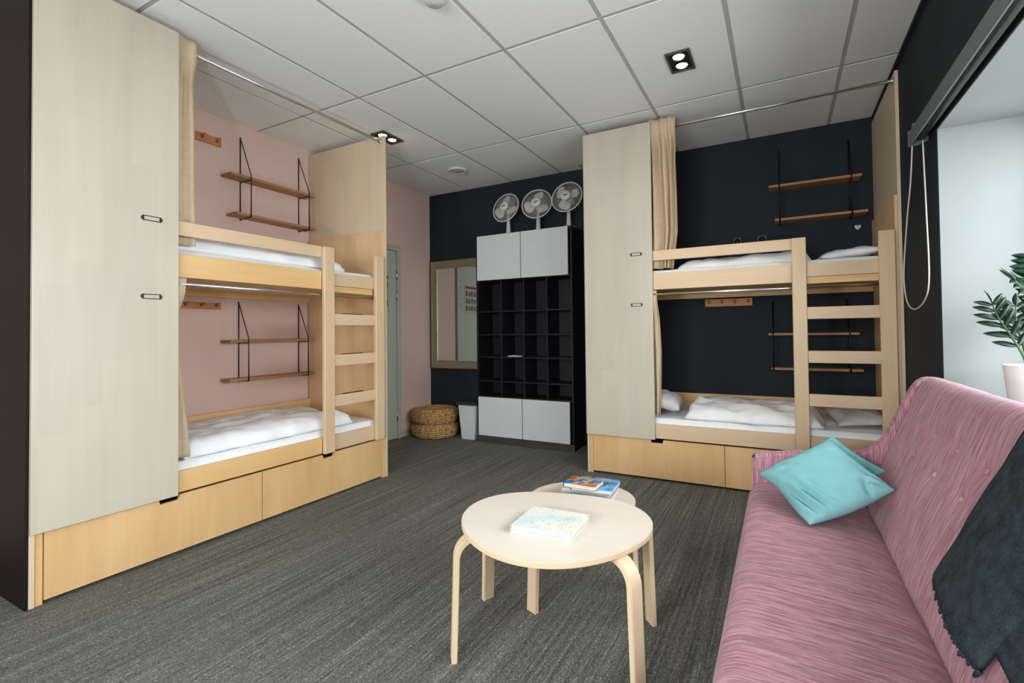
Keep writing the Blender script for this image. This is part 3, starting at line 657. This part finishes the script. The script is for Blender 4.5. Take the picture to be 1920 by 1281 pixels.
def fan(loc, tilt, pan, spin, hz, label):
    t = thing('desk_fan', label, 'fan', loc, 0, 'white desk fans on the cabinet')
    bm = nb(); lathe(bm, [(0.085, 0.0), (0.085, 0.012), (0.06, 0.026), (0.03, 0.034)], 28); link('fan_base', bm, M['white_plastic'], t, True)
    bm = nb(); lathe(bm, [(0.028, 0.03), (0.024, 0.06), (0.018, hz * 0.6), (0.017, hz - 0.05)], 16); link('fan_column', bm, M['white_plastic'], t, True)
    Mx = Matrix.Translation((0, 0, hz)) @ Matrix.Rotation(pan, 4, 'Z') @ Matrix.Rotation(tilt, 4, 'X')      # head: local -Y faces forward
    def head(name, bm, mat, smooth=True, parent=t):
        bmesh.ops.transform(bm, matrix=Mx, verts=bm.verts); return link(name, bm, mat, parent, smooth)
    RR = 0.160; rotY = Matrix.Rotation(R(90), 4, 'X')
    bm = nb(); lathe(bm, [(0.030, -0.02), (0.045, 0.0), (0.045, 0.06), (0.03, 0.085)], 20); bmesh.ops.transform(bm, matrix=Matrix.Rotation(R(-90), 4, 'X'), verts=bm.verts); head('motor_housing', bm, M['white_plastic'])
    ring = lambda r_, y: [(r_ * math.cos(2 * math.pi * k / 40), y, r_ * math.sin(2 * math.pi * k / 40)) for k in range(41)]
    bm = nb(); tube(bm, ring(RR, -0.05), 0.006, 8, False); head('guard_rim', bm, M['white_plastic'])
    bm = nb()
    for s, bow in ((1, -0.085), (-1, -0.018)):
        for k in range(60):
            a = 2 * math.pi * k / 60; ca, sa = math.cos(a), math.sin(a)
            tube(bm, [(0.05 * ca, bow, 0.05 * sa), (0.11 * ca, bow + s * 0.004, 0.11 * sa), (RR * ca, -0.05, RR * sa)], 0.0012, 3, False)
        for r_ in (0.09, 0.13): tube(bm, ring(r_, bow + s * 0.003), 0.0012, 4, False)
    g = head('guard_wires', bm, M['grey_plastic'], False); g['kind'] = 'stuff'
    bm = nb(); lathe(bm, [(0.0005, 0.0), (0.052, 0.0), (0.052, 0.006), (0.044, 0.012), (0.0005, 0.013)], 28, cap=False); bmesh.ops.transform(bm, matrix=Matrix.Translation((0, -0.082, 0)) @ rotY, verts=bm.verts); head('hub_cap', bm, M['white_plastic'])
    bm = nb(); add_box(bm, -0.022, 0.022, -0.0965, -0.0945, -0.005, 0.005); bmesh.ops.rotate(bm, verts=bm.verts, cent=(0, 0, 0), matrix=Matrix.Rotation(spin[1], 3, 'Y')); head('badge', bm, M['dark_plastic'], False)
    for k in range(3):
        bm = nb(); A0 = spin[0] + k * 2 * math.pi / 3; Gt, Gb = [], []
        for i in range(9):
            u = i / 8; r_ = 0.03 + 0.105 * u; half = 0.25 + 0.42 * math.sin(math.pi * min(1, 0.25 + u * 0.62)); 
            if u > 0.85: half *= 1 - (u - 0.85) * 2.6
            rowt, rowb = [], []
            for j in range(9):
                v = j / 8 - 0.5; a = A0 + v * 2 * half; y = -0.05 + v * 0.035
                rowt.append(bm.verts.new((r_ * math.cos(a), y - 0.001, r_ * math.sin(a)))); rowb.append(bm.verts.new((r_ * math.cos(a), y + 0.001, r_ * math.sin(a))))
            Gt.append(rowt); Gb.append(rowb)
        grid_faces(bm, Gt); grid_faces(bm, [r[::-1] for r in Gb])
        for A, B in ((Gt[0], Gb[0]), (Gt[-1], Gb[-1]), ([r[0] for r in Gt], [r[0] for r in Gb]), ([r[-1] for r in Gt], [r[-1] for r in Gb])):
            for j in range(len(A) - 1): bm.faces.new((A[j], A[j + 1], B[j + 1], B[j]))
        head('blade', bm, M['white_plastic'])
    return t
fan((-2.585, 4.45, 2.191), R(-14), R(-4), (R(95), 0), 0.288, 'white desk fan furthest from the bunk on top of the black cabinet')
fan((-2.225, 4.45, 2.191), R(-14), R(10), (R(80), R(-32)), 0.280, 'white desk fan in the middle of the three on top of the black cabinet')
fan((-1.880, 4.45, 2.191), R(-14), R(2), (R(140), 0), 0.304, 'white desk fan nearest the bunk on top of the black cabinet')

t = thing('pedal_bin', 'slim white waste bin with a dark lid beside the black cabinet', 'bin', (-3.03, 4.36, 0))
bm = nb()
v0 = [bm.verts.new(p) for p in ((-0.085, -0.07, 0.0), (0.085, -0.07, 0.0), (0.085, 0.12, 0.0), (-0.085, 0.12, 0.0))]; v1 = [bm.verts.new(p) for p in ((-0.115, -0.09, 0.37), (0.11, -0.09, 0.37), (0.11, 0.15, 0.37), (-0.115, 0.15, 0.37))]
bm.faces.new(v0[::-1]); bm.faces.new(v1)
for i in range(4): bm.faces.new((v0[i], v0[(i + 1) % 4], v1[(i + 1) % 4], v1[i]))
bmesh.ops.bevel(bm, geom=list(bm.edges), offset=0.008, segments=2, affect='EDGES'); link('bin_body', bm, M['bin_white'], t)
boxo('bin_lid', -0.127, 0.118, -0.1, 0.16, 0.372, 0.405, M['dark_plastic'], t, 0.008, 2)

def pouf(loc, label, seed):
    t = thing('woven_pouf', label, 'pouf', loc, 0, 'round woven seagrass poufs')
    R0, h = 0.262, 0.152
    bm = nb(); lathe(bm, [(0.0005, 0.006), (R0 - 0.06, 0.004), (R0 - 0.03, 0.03), (R0 - 0.018, h / 2), (R0 - 0.03, h - 0.03), (R0 - 0.06, h - 0.006), (0.0005, h - 0.022)], 40, cap=False); link('pouf_core', bm, M['wicker'], t, True)
    # braided coils stacked round the side, over the top
    coils = [(R0 - 0.03, 0.014), (R0 - 0.012, 0.034), (R0 - 0.006, 0.056), (R0 - 0.004, 0.078), (R0 - 0.006, 0.1), (R0 - 0.013, 0.121), (R0 - 0.032, 0.138)] + [(R0 - 0.055 - 0.022 * k, h - 0.010 - 0.0015 * k) for k in range(8)]
    for ci, (r_, z) in enumerate(coils):
        bm = nb(); n = 72; pts = []; rad = []
        for k in range(n + 1):
            a = 2 * math.pi * k / n; wv = math.sin(k % n * math.pi + ci) 
            pts.append((r_ * math.cos(a), r_ * math.sin(a), z + 0.002 * math.sin(9 * a + ci + seed)))
            rad.append(0.0125 + (0.0022 if k % 2 else -0.0012))
        tube(bm, pts, rad, 6, False); link('braid', bm, M['wicker'], t, True)
    return t
pouf((-3.508, 4.332, 0.002), 'round woven seagrass pouf on the floor, under another one in the corner', 0)
pouf((-3.512, 4.334, 0.158), 'round woven seagrass pouf on top of another one in the corner', 2)

# ------------------------------------------------------------------ tables and books
def bent_leg(bm, c, ang, r_in, r_bend, r_foot, ztop, wd=0.054, th=0.021):
    """one bentwood leg: flat under the top, a wide bend, then a straight splayed drop to the floor"""
    dr = Vector((math.cos(ang), math.sin(ang), 0)); tg = Vector((-dr.y, dr.x, 0)); rb = 0.075
    path = [(r_in, ztop - th / 2)]
    for k in range(9):
        a = R(90) * (1 - k / 8); path.append((r_bend - rb + rb * math.cos(a), ztop - th / 2 - rb + rb * math.sin(a)))
    path.append((r_foot, 0.0)); path = [Vector(p) for p in path]; rings = []
    for i, p in enumerate(path):
        a = (path[i] - path[i - 1]).normalized() if i else (path[1] - path[0]).normalized(); b_ = (path[i + 1] - path[i]).normalized() if i + 1 < len(path) else a
        t = (a + b_).normalized(); n = Vector((-t.y, t.x)); rw = wd / 2; ring = []
        if i == len(path) - 1: n = Vector((1, 0))
        for s, q in ((-1, -1), (1, -1), (1, 1), (-1, 1)):
            e = p + n * (q * th / 2); ring.append(bm.verts.new(Vector(c) + dr * e.x + tg * (s * rw) + Vector((0, 0, e.y))))
        rings.append(ring)
    for A, B in zip(rings, rings[1:]):
        for j in range(4): bm.faces.new((A[j], A[(j + 1) % 4], B[(j + 1) % 4], B[j]))
    bm.faces.new(rings[0][::-1]); bm.faces.new(rings[-1])
    bmesh.ops.recalc_face_normals(bm, faces=bm.faces)
    es = [e for e in bm.edges if len(e.link_faces) == 2 and e.calc_face_angle(0) > R(60)]
    bmesh.ops.bevel(bm, geom=es, offset=0.0025, segments=2, affect='EDGES')
def round_table(cx, cy, z, th, a, b_, rot, feet, label, bend_in, cf=None):
    t = thing('coffee_table', label, 'table', (cx, cy, 0), 0, 'round birch nesting tables')
    pts = [(a * math.cos(2 * math.pi * k / 72) * math.cos(rot) - b_ * math.sin(2 * math.pi * k / 72) * math.sin(rot), a * math.cos(2 * math.pi * k / 72) * math.sin(rot) + b_ * math.sin(2 * math.pi * k / 72) * math.cos(rot)) for k in range(72)]
    if cf:
        pts = []
        for k in range(96):
            q = 2 * math.pi * k / 96; r_ = cf[0] + sum(cf[2 * m - 1] * math.cos(m * q) + cf[2 * m] * math.sin(m * q) for m in (1, 2, 3)); pts.append((r_ * math.cos(q), r_ * math.sin(q)))
    bm = nb(); prism(bm, pts, z - th, z, 'z'); bmesh.ops.recalc_face_normals(bm, faces=bm.faces)
    bmesh.ops.bevel(bm, geom=[e for e in bm.edges if e.calc_face_angle(0) > R(60)], offset=0.0025, segments=2, affect='EDGES'); tt = link('tabletop', bm, M['birch'], t); tt.data.materials.append(M['ply_edge'])
    for f in tt.data.polygons:
        if abs(f.normal.z) < 0.5: f.material_index = 1
    for fx, fy in feet:
        r_ = math.hypot(fx - cx, fy - cy); ang = math.atan2(fy - cy, fx - cx)
        bm = nb(); bent_leg(bm, (0, 0, 0), ang, bend_in, r_ - 0.012, r_, z - th - 0.0005); smooth_angle(link('leg', bm, M['birch_leg'], t, True), 40)
    return t
round_table(-0.766, 1.636, 0.46, 0.02, 0.362, 0.333, R(12), [(-1.05, 1.39), (-0.412, 1.482), (-0.478, 1.915), (-1.155, 1.775)], 'large round birch coffee table with four bentwood legs and an illustrated book on it', 0.16,
            (0.3365, 0.0023, -0.0152, 0.0202, 0.0072, -0.0096, 0.0126))
round_table(-0.825, 2.055, 0.40, 0.02, 0.243, 0.232, R(12), [(-0.935, 1.775), (-0.592, 2.13), (-1.02, 2.27)], 'small round birch table carrying a pile of books, pushed under the larger one', 0.10)
def book(loc, rz, sx, sy, h, cover, label, cat='book', flop=0.0):
    t = thing('book', label, cat, loc, rz, None)
    bm = nb(); add_box(bm, -sx / 2 + 0.002, sx / 2 - 0.003, -sy / 2 + 0.003, sy / 2 - 0.003, 0.0012, h - 0.0012); link('pages', bm, M['paper'], t)
    bm = nb(); n = 8
    for z0, z1 in ((0.0, 0.0012), (h - 0.0012, h)): add_box(bm, -sx / 2, sx / 2, -sy / 2, sy / 2, z0, z1)
    add_box(bm, -sx / 2 - 0.0012, -sx / 2, -sy / 2, sy / 2, 0.0, h)
    link('cover', bm, cover, t); return t
book((-0.742, 1.556, 0.4605), R(3), 0.228, 0.196, 0.012, M['paper'], 'plain white booklet under the illustrated book on the large table')
bk = book((-0.745, 1.562, 0.4730), R(3), 0.222, 0.196, 0.013, M['map'], 'pale blue and yellow illustrated book on the large round table')
M['title_ink'] = plain('faded_lilac_ink', (186, 172, 196), 0.6)
bm = nb()
for r_ in range(2):      # an illegible handwritten title
    tube(bm, [(0.042 + 0.0035 * k, 0.045 - 0.022 * r_ + 0.007 * math.sin(k * 2.1 + r_) + 0.003 * math.sin(k * 0.9), 0.0132) for k in range(15 - 3 * r_)], 0.0008, 4)
link('title_lettering', bm, M['title_ink'], bk)
book((-0.803, 2.118, 0.4005), R(4), 0.236, 0.170, 0.0185, M['paper'], 'white book at the bottom of the pile on the small table')
book((-0.808, 2.122, 0.4195), R(1), 0.224, 0.160, 0.0185, M['paper'], 'white book in the middle of the pile on the small table')
book((-0.772, 2.110, 0.4385), R(4), 0.190, 0.172, 0.0175, M['guide_b'], 'blue guidebook with a dark corner on the pile, just under the orange one')
book((-0.812, 2.056, 0.4565), R(-1), 0.152, 0.112, 0.0180, M['guide_a'], 'orange and blue guidebook on top of the pile on the small table')

# ------------------------------------------------------------------ sofa
sf = thing('sofa', 'rose pink streaked sofa with a buttoned back under the window', 'sofa', (0.25, 1.63, 0))
SY0, SY1 = 0.62, 2.650
def sweep(name, prof, mat, y0, y1, ny, wob=0.004, seed=0, round_end=0.0):
    pr_ = catmull([(p[0], 0, p[1]) for p in prof], 5, True); cx = sum(p.x for p in pr_) / len(pr_); cz = sum(p.z for p in pr_) / len(pr_)
    bm = nb(); G = []
    for j in range(ny + 1):
        v = j / ny; y = y0 + (y1 - y0) * v; e = min(y - y0, y1 - y); k = 1.0
        if round_end > 0 and e < round_end: k = 1 - 0.18 * (1 - math.sqrt(max(0, 1 - (1 - e / round_end) ** 2)))
        G.append([bm.verts.new((cx + (p.x - cx) * k, y, cz + (p.z - cz) * k + wob * fbm(p.x * 4, y * 4, seed, 2))) for p in pr_])
    for j in range(ny):
        n = len(pr_)
        for i in range(n): bm.faces.new((G[j][i], G[j][(i + 1) % n], G[j + 1][(i + 1) % n], G[j + 1][i]))
    bm.faces.new(G[0]); bm.faces.new(G[-1][::-1])
    return wpart(name, bm, mat, sf, True)
seat_prof = [(-0.115, 0.20), (-0.148, 0.25), (-0.158, 0.315), (-0.150, 0.365), (-0.122, 0.393), (-0.07, 0.405), (0.10, 0.400), (0.25, 0.386), (0.318, 0.362), (0.345, 0.31), (0.33, 0.21), (0.1, 0.195)]
sweep('seat', seat_prof, M['sofa_y'], SY0 + 0.003, SY1 - 0.004, 60, 0.006, 1, 0.03)
back_front = [(0.335, 0.30), (0.328, 0.36), (0.348, 0.44), (0.388, 0.55), (0.435, 0.67), (0.483, 0.79), (0.520, 0.885), (0.540, 0.92), (0.572, 0.943), (0.610, 0.938), (0.638, 0.905), (0.640, 0.84)]
bf = catmull([(p[0], 0, p[1]) for p in back_front], 6)
acc = [0.0]
for a, c in zip(bf, bf[1:]): acc.append(acc[-1] + (c - a).length)
def back_at(s):
    s = min(max(s, 0), acc[-1] - 1e-6)
    for i in range(len(acc) - 1):
        if acc[i + 1] >= s:
            t = (s - acc[i]) / (acc[i + 1] - acc[i]); p = bf[i].lerp(bf[i + 1], t); d_ = (bf[i + 1] - bf[i]).normalized(); return p, Vector((-d_.z, 0, d_.x))
buttons = []
def s_of_z(z): 
    for i in range(len(bf)):
        if bf[i].z >= z and i > 6: return acc[i]
for k in range(6):
    buttons.append((2.226 - k * 0.25, s_of_z(0.765))); buttons.append((2.33 - k * 0.27, s_of_z(0.66)))
bm = nb(); ns, ny = 64, 130; G = []
for j in range(ny + 1):
    y = SY0 + 0.004 + (SY1 - 0.01 - SY0) * j / ny; row = []
    for i in range(ns + 1):
        s = acc[-1] * i / ns; p, n = back_at(s); dd = 0.0
        for (by, bs) in buttons:
            q = (y - by) ** 2 + (s - bs) ** 2
            if q < 0.02: dd += 0.009 * math.exp(-q / 0.0012) + 0.005 * math.exp(-q / 0.007)
        dd -= 0.004 * fbm(y * 5, s * 5, 3, 2)
        row.append(bm.verts.new((p.x - n.x * dd, y, p.z - n.z * dd)))
    G.append(row)
Hb = [[bm.verts.new((x, r[0].co.y, z)) for (x, z) in ((0.52, 0.26), (0.36, 0.26))] for r in G]
full = [r + h for r, h in zip(G, Hb)]
n = len(full[0])
for j in range(ny):
    for i in range(n): bm.faces.new((full[j][i], full[j][(i + 1) % n], full[j + 1][(i + 1) % n], full[j + 1][i]))
bm.faces.new(full[0]); bm.faces.new(full[-1][::-1])
back = wpart('backrest', bm, M['sofa_y'], sf, True)
for by, bs in buttons:
    p, n_ = back_at(bs); q = p - n_ * 0.0115
    bm = nb(); lathe(bm, [(0.0005, 0.006), (0.007, 0.005), (0.011, 0.001), (0.010, -0.003), (0.0005, -0.004)], 14, cap=False)
    bmesh.ops.transform(bm, matrix=Matrix.Translation((q.x, by, q.z)) @ Vector((0, 0, 1)).rotation_difference(n_).to_matrix().to_4x4(), verts=bm.verts)
    wpart('button', bm, M['sofa_y'], sf, True)
arm_prof = [(-0.115, 0.205), (-0.136, 0.225), (-0.142, 0.30), (-0.146, 0.48), (-0.142, 0.515), (-0.120, 0.532), (0.06, 0.562), (0.24, 0.580), (0.333, 0.596), (0.385, 0.640), (0.425, 0.705), (0.465, 0.795), (0.505, 0.885), (0.535, 0.926), (0.572, 0.940), (0.625, 0.93), (0.645, 0.88), (0.60, 0.5), (0.55, 0.26), (0.50, 0.21), (0.2, 0.203)]
for (a, c) in ((SY1, SY1 + 0.075), (SY0 - 0.075, SY0)):
    bm = nb(); f = prism(bm, [(p.x, p.z) for p in catmull([(q[0], 0, q[1]) for q in arm_prof], 4, True)], a, c, 'y'); bmesh.ops.recalc_face_normals(bm, faces=bm.faces)
    bmesh.ops.bevel(bm, geom=[e for e in bm.edges if e.calc_face_angle(0) > R(60)], offset=0.012, segments=3, affect='EDGES'); smooth_angle(wpart('armrest', bm, M['sofa_x'], sf, True), 50)
bm = nb(); add_box(bm, -0.10, 0.52, SY0 + 0.02, SY1 - 0.02, 0.14, 0.205, 0.004); wpart('base_frame', bm, M['sofa_leg'], sf)
for x in (-0.07, 0.46):
    for y in (SY0 + 0.12, SY1 - 0.12):
        bm = nb(); lathe(bm, [(0.014, 0.0), (0.022, 0.14)], 16, (x, y, 0)); wpart('leg', bm, M['sofa_leg'], sf, True)

# cushions: quads laid between measured corner points
def cushion(cs, h, low, mat, label, seed, off=0.0, bulge=0.0):
    T, Rr, B, L_ = [Vector(c) for c in cs]; ctr = (T + Rr + B + L_) / 4; nrm = (Rr - L_).cross(T - B).normalized()
    if nrm.z < 0: nrm = -nrm
    bm = nb(); pillow_mesh(bm, 2, 2, 1, seed, 0.0, 70, 0.07, 1.0)
    for v in bm.verts:
        u, w_, z = v.co; a, b_ = (u + 1) / 2, (w_ + 1) / 2
        p = (L_ * (1 - a) + T * a) * b_ + (B * (1 - a) + Rr * a) * (1 - b_)
        k = abs(z)
        p = p + ((B + Rr) / 2 - ctr).normalized() * bulge * math.sin(math.pi * a) ** 1.2 * (1 - b_) ** 2.5 + ((B + L_) / 2 - ctr).normalized() * bulge * 0.35 * math.sin(2 * math.pi * b_) * (1 - a) ** 3
        fold = 0.0
        if z > 0:     # creases radiating from the lower corners
            t_, q_ = (a + b_) / 2, a - b_
            fold += 0.019 * math.exp(-((t_ - 0.19) / 0.13) ** 2) * math.exp(-((q_ + 0.10) / 0.34) ** 2) * math.sin((t_ + 0.22 * q_) * 66 + 2.2 * math.sin(q_ * 5 + seed))
            dR = math.hypot(1 - a, b_); fold -= 0.018 * math.exp(-((dR - 0.27) / 0.035) ** 2) * (0.6 + 0.4 * math.sin(math.atan2(b_, 1 - a) * 4))
            fold += 0.007 * math.exp(-((dR - 0.20) / 0.09) ** 2) * math.sin(math.atan2(b_, 1 - a) * 15)
            dL = math.hypot(a, 1 - b_); fold += 0.004 * math.exp(-((dL - 0.25) / 0.1) ** 2) * math.sin(math.atan2(1 - b_, a) * 11)
            fold += 0.004 * fbm(u * 2.5 + seed, w_ * 2.5, seed, 2)
        d_ = (h * z if z > 0 else low * z) + fold * min(1, k * 1.6)
        v.co = p + nrm * (d_ + off)
    bmesh.ops.translate(bm, verts=bm.verts, vec=-ctr)
    o = link('cushion', bm, mat, None, True); o.location = ctr
    return tag(o, label, 'cushion', 'teal cushions on the sofa')
cushion([(0.186, 2.530, 0.658), (0.372, 2.255, 0.544), (0.082, 2.115, 0.412), (-0.104, 2.388, 0.508)], 0.062, 0.05, M['teal'], 'pale teal cushion lying in front on the sofa', 1.0, 0.0, 0.022)
cushion([(0.197, 2.578, 0.676), (0.376, 2.455, 0.570), (0.130, 2.372, 0.432), (-0.055, 2.468, 0.530)], 0.010, 0.040, M['teal_dark'], 'teal cushion half hidden behind the other one against the sofa arm', 2.5, -0.012)

# wool throw over the back -----------------------------------------------------
th = thing('throw_blanket', 'charcoal grey wool throw with a fringed end over the sofa back', 'blanket', (0.45, 1.40, 0.45))
def throw_sheet(y_hi, y_lo, hem_hi, hem_lo, off, roll, name, seed, top=acc[-1] * 0.985):
    """y_hi/y_lo: (at top, at hem) far and near edges; hem_hi/lo: hem height at those edges"""
    nu, nv = 26, 44; bm = nb(); F, Bk = [], []; hem = []
    for i in range(nu + 1):
        u = i / nu; rf, rb = [], []
        s0 = s_of_z(hem_hi) * (1 - u) + s_of_z(hem_lo) * u
        for j in range(nv + 1):
            v = j / nv; s = s0 + (top - s0) * v
            yh = y_hi[1] + (y_hi[0] - y_hi[1]) * v; yl = y_lo[1] + (y_lo[0] - y_lo[1]) * v; y = yh + (yl - yh) * u
            p, n = back_at(s); k = off + 0.004 * fbm(y * 6 + seed, s * 6, seed, 2)
            if roll: k += 0.030 * math.sin(math.pi * min(1, u * 1.02)) ** 0.7 * (0.4 + 0.6 * u)
            q = p + n * max(0.008, k); rf.append(bm.verts.new((q.x, y, q.z))); q2 = p + n * max(0.003, k - 0.012); rb.append(bm.verts.new((q2.x, y, q2.z)))
        F.append(rf); Bk.append(rb); hem.append(((rf[0].co + rb[0].co) / 2, (rf[0].co - rf[1].co).normalized()))
    grid_faces(bm, F); grid_faces(bm, [r[::-1] for r in Bk])
    for A, B in ((F[0], Bk[0]), (F[-1], Bk[-1]), ([r[0] for r in F], [r[0] for r in Bk]), ([r[-1] for r in F], [r[-1] for r in Bk])):
        for j in range(len(A) - 1): bm.faces.new((A[j], A[j + 1], B[j + 1], B[j]))
    wpart(name, bm, M['wool'], th, True); return hem
hem = throw_sheet((1.53, 1.640), (1.06, 1.29), 0.492, 0.452, 0.020, True, 'front_layer', 1)
throw_sheet((1.20, 1.285), (0.85, 0.95), 0.50, 0.47, 0.014, False, 'under_layer', 4, acc[-1] * 0.9)
bm = nb()
for i, (p, d_) in enumerate(hem):
    for q in range(2):
        a = Vector((p.x, p.y - 0.0065 * q + random.uniform(-0.002, 0.002), p.z)); ln = random.choice((0.005, 0.008, 0.012, 0.018))
        b_ = a + d_ * ln + Vector((0, random.uniform(-0.005, 0.005), 0)); tube(bm, [a - d_ * 0.004, a.lerp(b_, 0.5), b_], [0.0052, 0.0045, 0.0022], 6)
wpart('fringe', bm, M['wool'], th, True)['kind'] = 'stuff'

# ------------------------------------------------------------------ blind, plant
bd = thing('roller_blind', 'grey roller blind cassette above the window with a white pull cord', 'blind', (XR, 1.5, 2.10))
bm = nb(); prof = [(0.603, 2.096), (0.599, 2.100), (0.599, 2.164), (0.605, 2.170), (0.678, 2.170), (0.678, 2.164), (0.609, 2.162), (0.609, 2.096)]
prism(bm, prof, -0.1, 3.085, 'y'); wpart('cassette', bm, M['blind_grey'], bd)
bm = nb(); prism(bm, [(0.598, 2.094), (0.597, 2.172), (0.68, 2.173), (0.68, 2.11), (0.64, 2.094)], 3.085, 3.095, 'y'); wpart('end_cap', bm, M['blind_grey'], bd)
bm = nb(); tube(bm, [(0.645, -0.05, 2.135), (0.645, 3.07, 2.135)], 0.022, 14); wpart('blind_roll', bm, M['dark_plastic'], bd, True)
bm = nb(); add_box(bm, 0.605, 0.682, 3.02, 3.05, 2.171, 2.19, 0.002); wpart('bracket', bm, M['steel'], bd)
lp = catmull([(0.615, 3.0925, 2.10), (0.617, 3.16, 1.92), (0.62, 3.267, 1.76), (0.625, 3.40, 1.51), (0.630, 3.425, 1.38), (0.632, 3.36, 1.29), (0.635, 3.222, 1.257), (0.640, 3.05, 1.295), (0.645, 2.983, 1.405), (0.645, 3.0, 1.725), (0.645, 3.032, 2.10)], 6)
bm = nb(); tube(bm, lp, 0.0035, 7); wpart('pull_cord', bm, M['cord_white'], bd, True)

pl = thing('potted_plant', 'glossy green plant with paired leaflets in a white pot on the window sill', 'plant', (0.905, 2.675, WS + 0.0205))
ph = 1.0 - (WS + 0.0205)
bm = nb(); lathe(bm, [(0.070, 0.0), (0.075, 0.004), (0.093, ph), (0.088, ph), (0.085, ph - 0.02), (0.0005, ph - 0.025)], 40, cap=False); smooth_angle(link('pot', bm, M['pot'], pl, True))
bm = nb(); lathe(bm, [(0.0005, ph - 0.020), (0.05, ph - 0.021), (0.086, ph - 0.023), (0.05, ph - 0.0245), (0.0005, ph - 0.0245)], 24, cap=False); link('soil', bm, M['soil'], pl, True)
def leaflet(base, dirv, nrm, ln, wd):
    bm = nb(); side = dirv.cross(nrm).normalized(); nrm = side.cross(dirv).normalized(); rows = []
    for i in range(8):
        u = i / 7; hw = wd / 2 * (math.sin(math.pi * min(1, 0.06 + u * 0.94)) ** 0.8); c = base + dirv * ln * u - nrm * 0.12 * ln * u * u
        rows.append([bm.verts.new(c + side * hw * v + nrm * (0.18 * hw * abs(v) + dz)) for v, dz in ((-1, 0), (0, 0), (1, 0), (0, -0.001))])
    for A, B in zip(rows, rows[1:]):
        for j in range(4): bm.faces.new((A[j], A[(j + 1) % 4], B[(j + 1) % 4], B[j]))
    return bm
def frond(ctrl, n, ln, wd, side):
    path = catmull(ctrl, 8); bm = nb(); N = len(path)
    tube(bm, path, [0.0065 * (1 - 0.7 * i / (N - 1)) for i in range(N)], 7); st = link('stem', bm, M['stem'], pl, True)
    for k in range(n):
        f = 0.40 + 0.58 * k / (n - 1); i = min(N - 2, int(f * (N - 1))); p = path[i]; t = (path[i + 1] - path[i]).normalized()
        sd = Vector(side); sd = (sd - t * sd.dot(t)).normalized()
        for s in (-1, 1):
            d_ = (sd * s * 0.85 + t * 0.6).normalized(); up_ = sd.cross(t)
            if up_.z < 0: up_ = -up_
            sz = 0.75 + 0.35 * math.sin(math.pi * (0.25 + 0.7 * k / (n - 1)))
            link('leaflet', leaflet(p, (d_ + Vector((0, 0, random.uniform(-0.05, 0.1)))).normalized(), up_ + Vector((0, 0, 0.3)), ln * sz, wd * sz), M['leaf'], st, True)
    link('leaflet', leaflet(path[-1], (path[-1] - path[-2]).normalized(), Vector((0, 0, 1)), ln * 0.8, wd * 0.8), M['leaf'], st, True)
z0 = ph - 0.022
frond([(-0.018, 0, z0), (-0.03, 0.0, z0 + 0.06), (-0.062, 0.01, z0 + 0.14), (-0.098, 0.02, z0 + 0.22), (-0.115, 0.02, z0 + 0.275)], 6, 0.085, 0.026, (0.9, 0.25, 0.35))
frond([(0.0, -0.01, z0), (0.0, -0.02, z0 + 0.10), (-0.01, -0.06, z0 + 0.22), (-0.045, -0.10, z0 + 0.31), (-0.09, -0.13, z0 + 0.36)], 7, 0.10, 0.034, (0.3, 0.9, 0.3))
frond([(0.015, 0.0, z0), (0.03, -0.01, z0 + 0.12), (0.035, -0.03, z0 + 0.26), (0.02, -0.05, z0 + 0.38), (-0.005, -0.07, z0 + 0.45)], 8, 0.10, 0.036, (0.9, -0.3, 0.2))
frond([(0.01, 0.015, z0), (0.05, 0.03, z0 + 0.12), (0.10, 0.04, z0 + 0.24), (0.15, 0.03, z0 + 0.32)], 7, 0.09, 0.034, (0.2, 0.9, 0.3))
frond([(-0.005, 0.015, z0), (-0.015, 0.05, z0 + 0.11), (-0.02, 0.09, z0 + 0.2), (-0.01, 0.12, z0 + 0.27)], 6, 0.085, 0.03, (0.9, 0.1, 0.2))

# ------------------------------------------------------------------ assumed unseen lamp beside the photographer, added so its upward light draws the panel shadows on the ceiling
lm = thing('assumed_uplight_lamp', 'assumed small white uplighter lamp, unseen on the floor beside the camera', 'lamp', (-1.13, -0.05, 0))
bm = nb(); lathe(bm, [(0.11, 0.0), (0.11, 0.015), (0.02, 0.03)], 28); link('lamp_base', bm, M['white_plastic'], lm, True)
bm = nb(); lathe(bm, [(0.012, 0.028), (0.012, 0.80)], 14); link('lamp_pole', bm, M['white_plastic'], lm, True)
bm = nb(); lathe(bm, [(0.02, 0.79), (0.045, 0.80), (0.06, 0.86), (0.055, 0.86), (0.04, 0.81), (0.0005, 0.805)], 28, cap=False); link('lamp_shade', bm, M['white_plastic'], lm, True)
light('assumed_uplight_bulb', 'POINT', (-1.13, -0.05, 0.93), 46, (0.78, 0.93, 1.0), shadow_soft_size=0.05)  # assumed source, placed where the ceiling shadows point
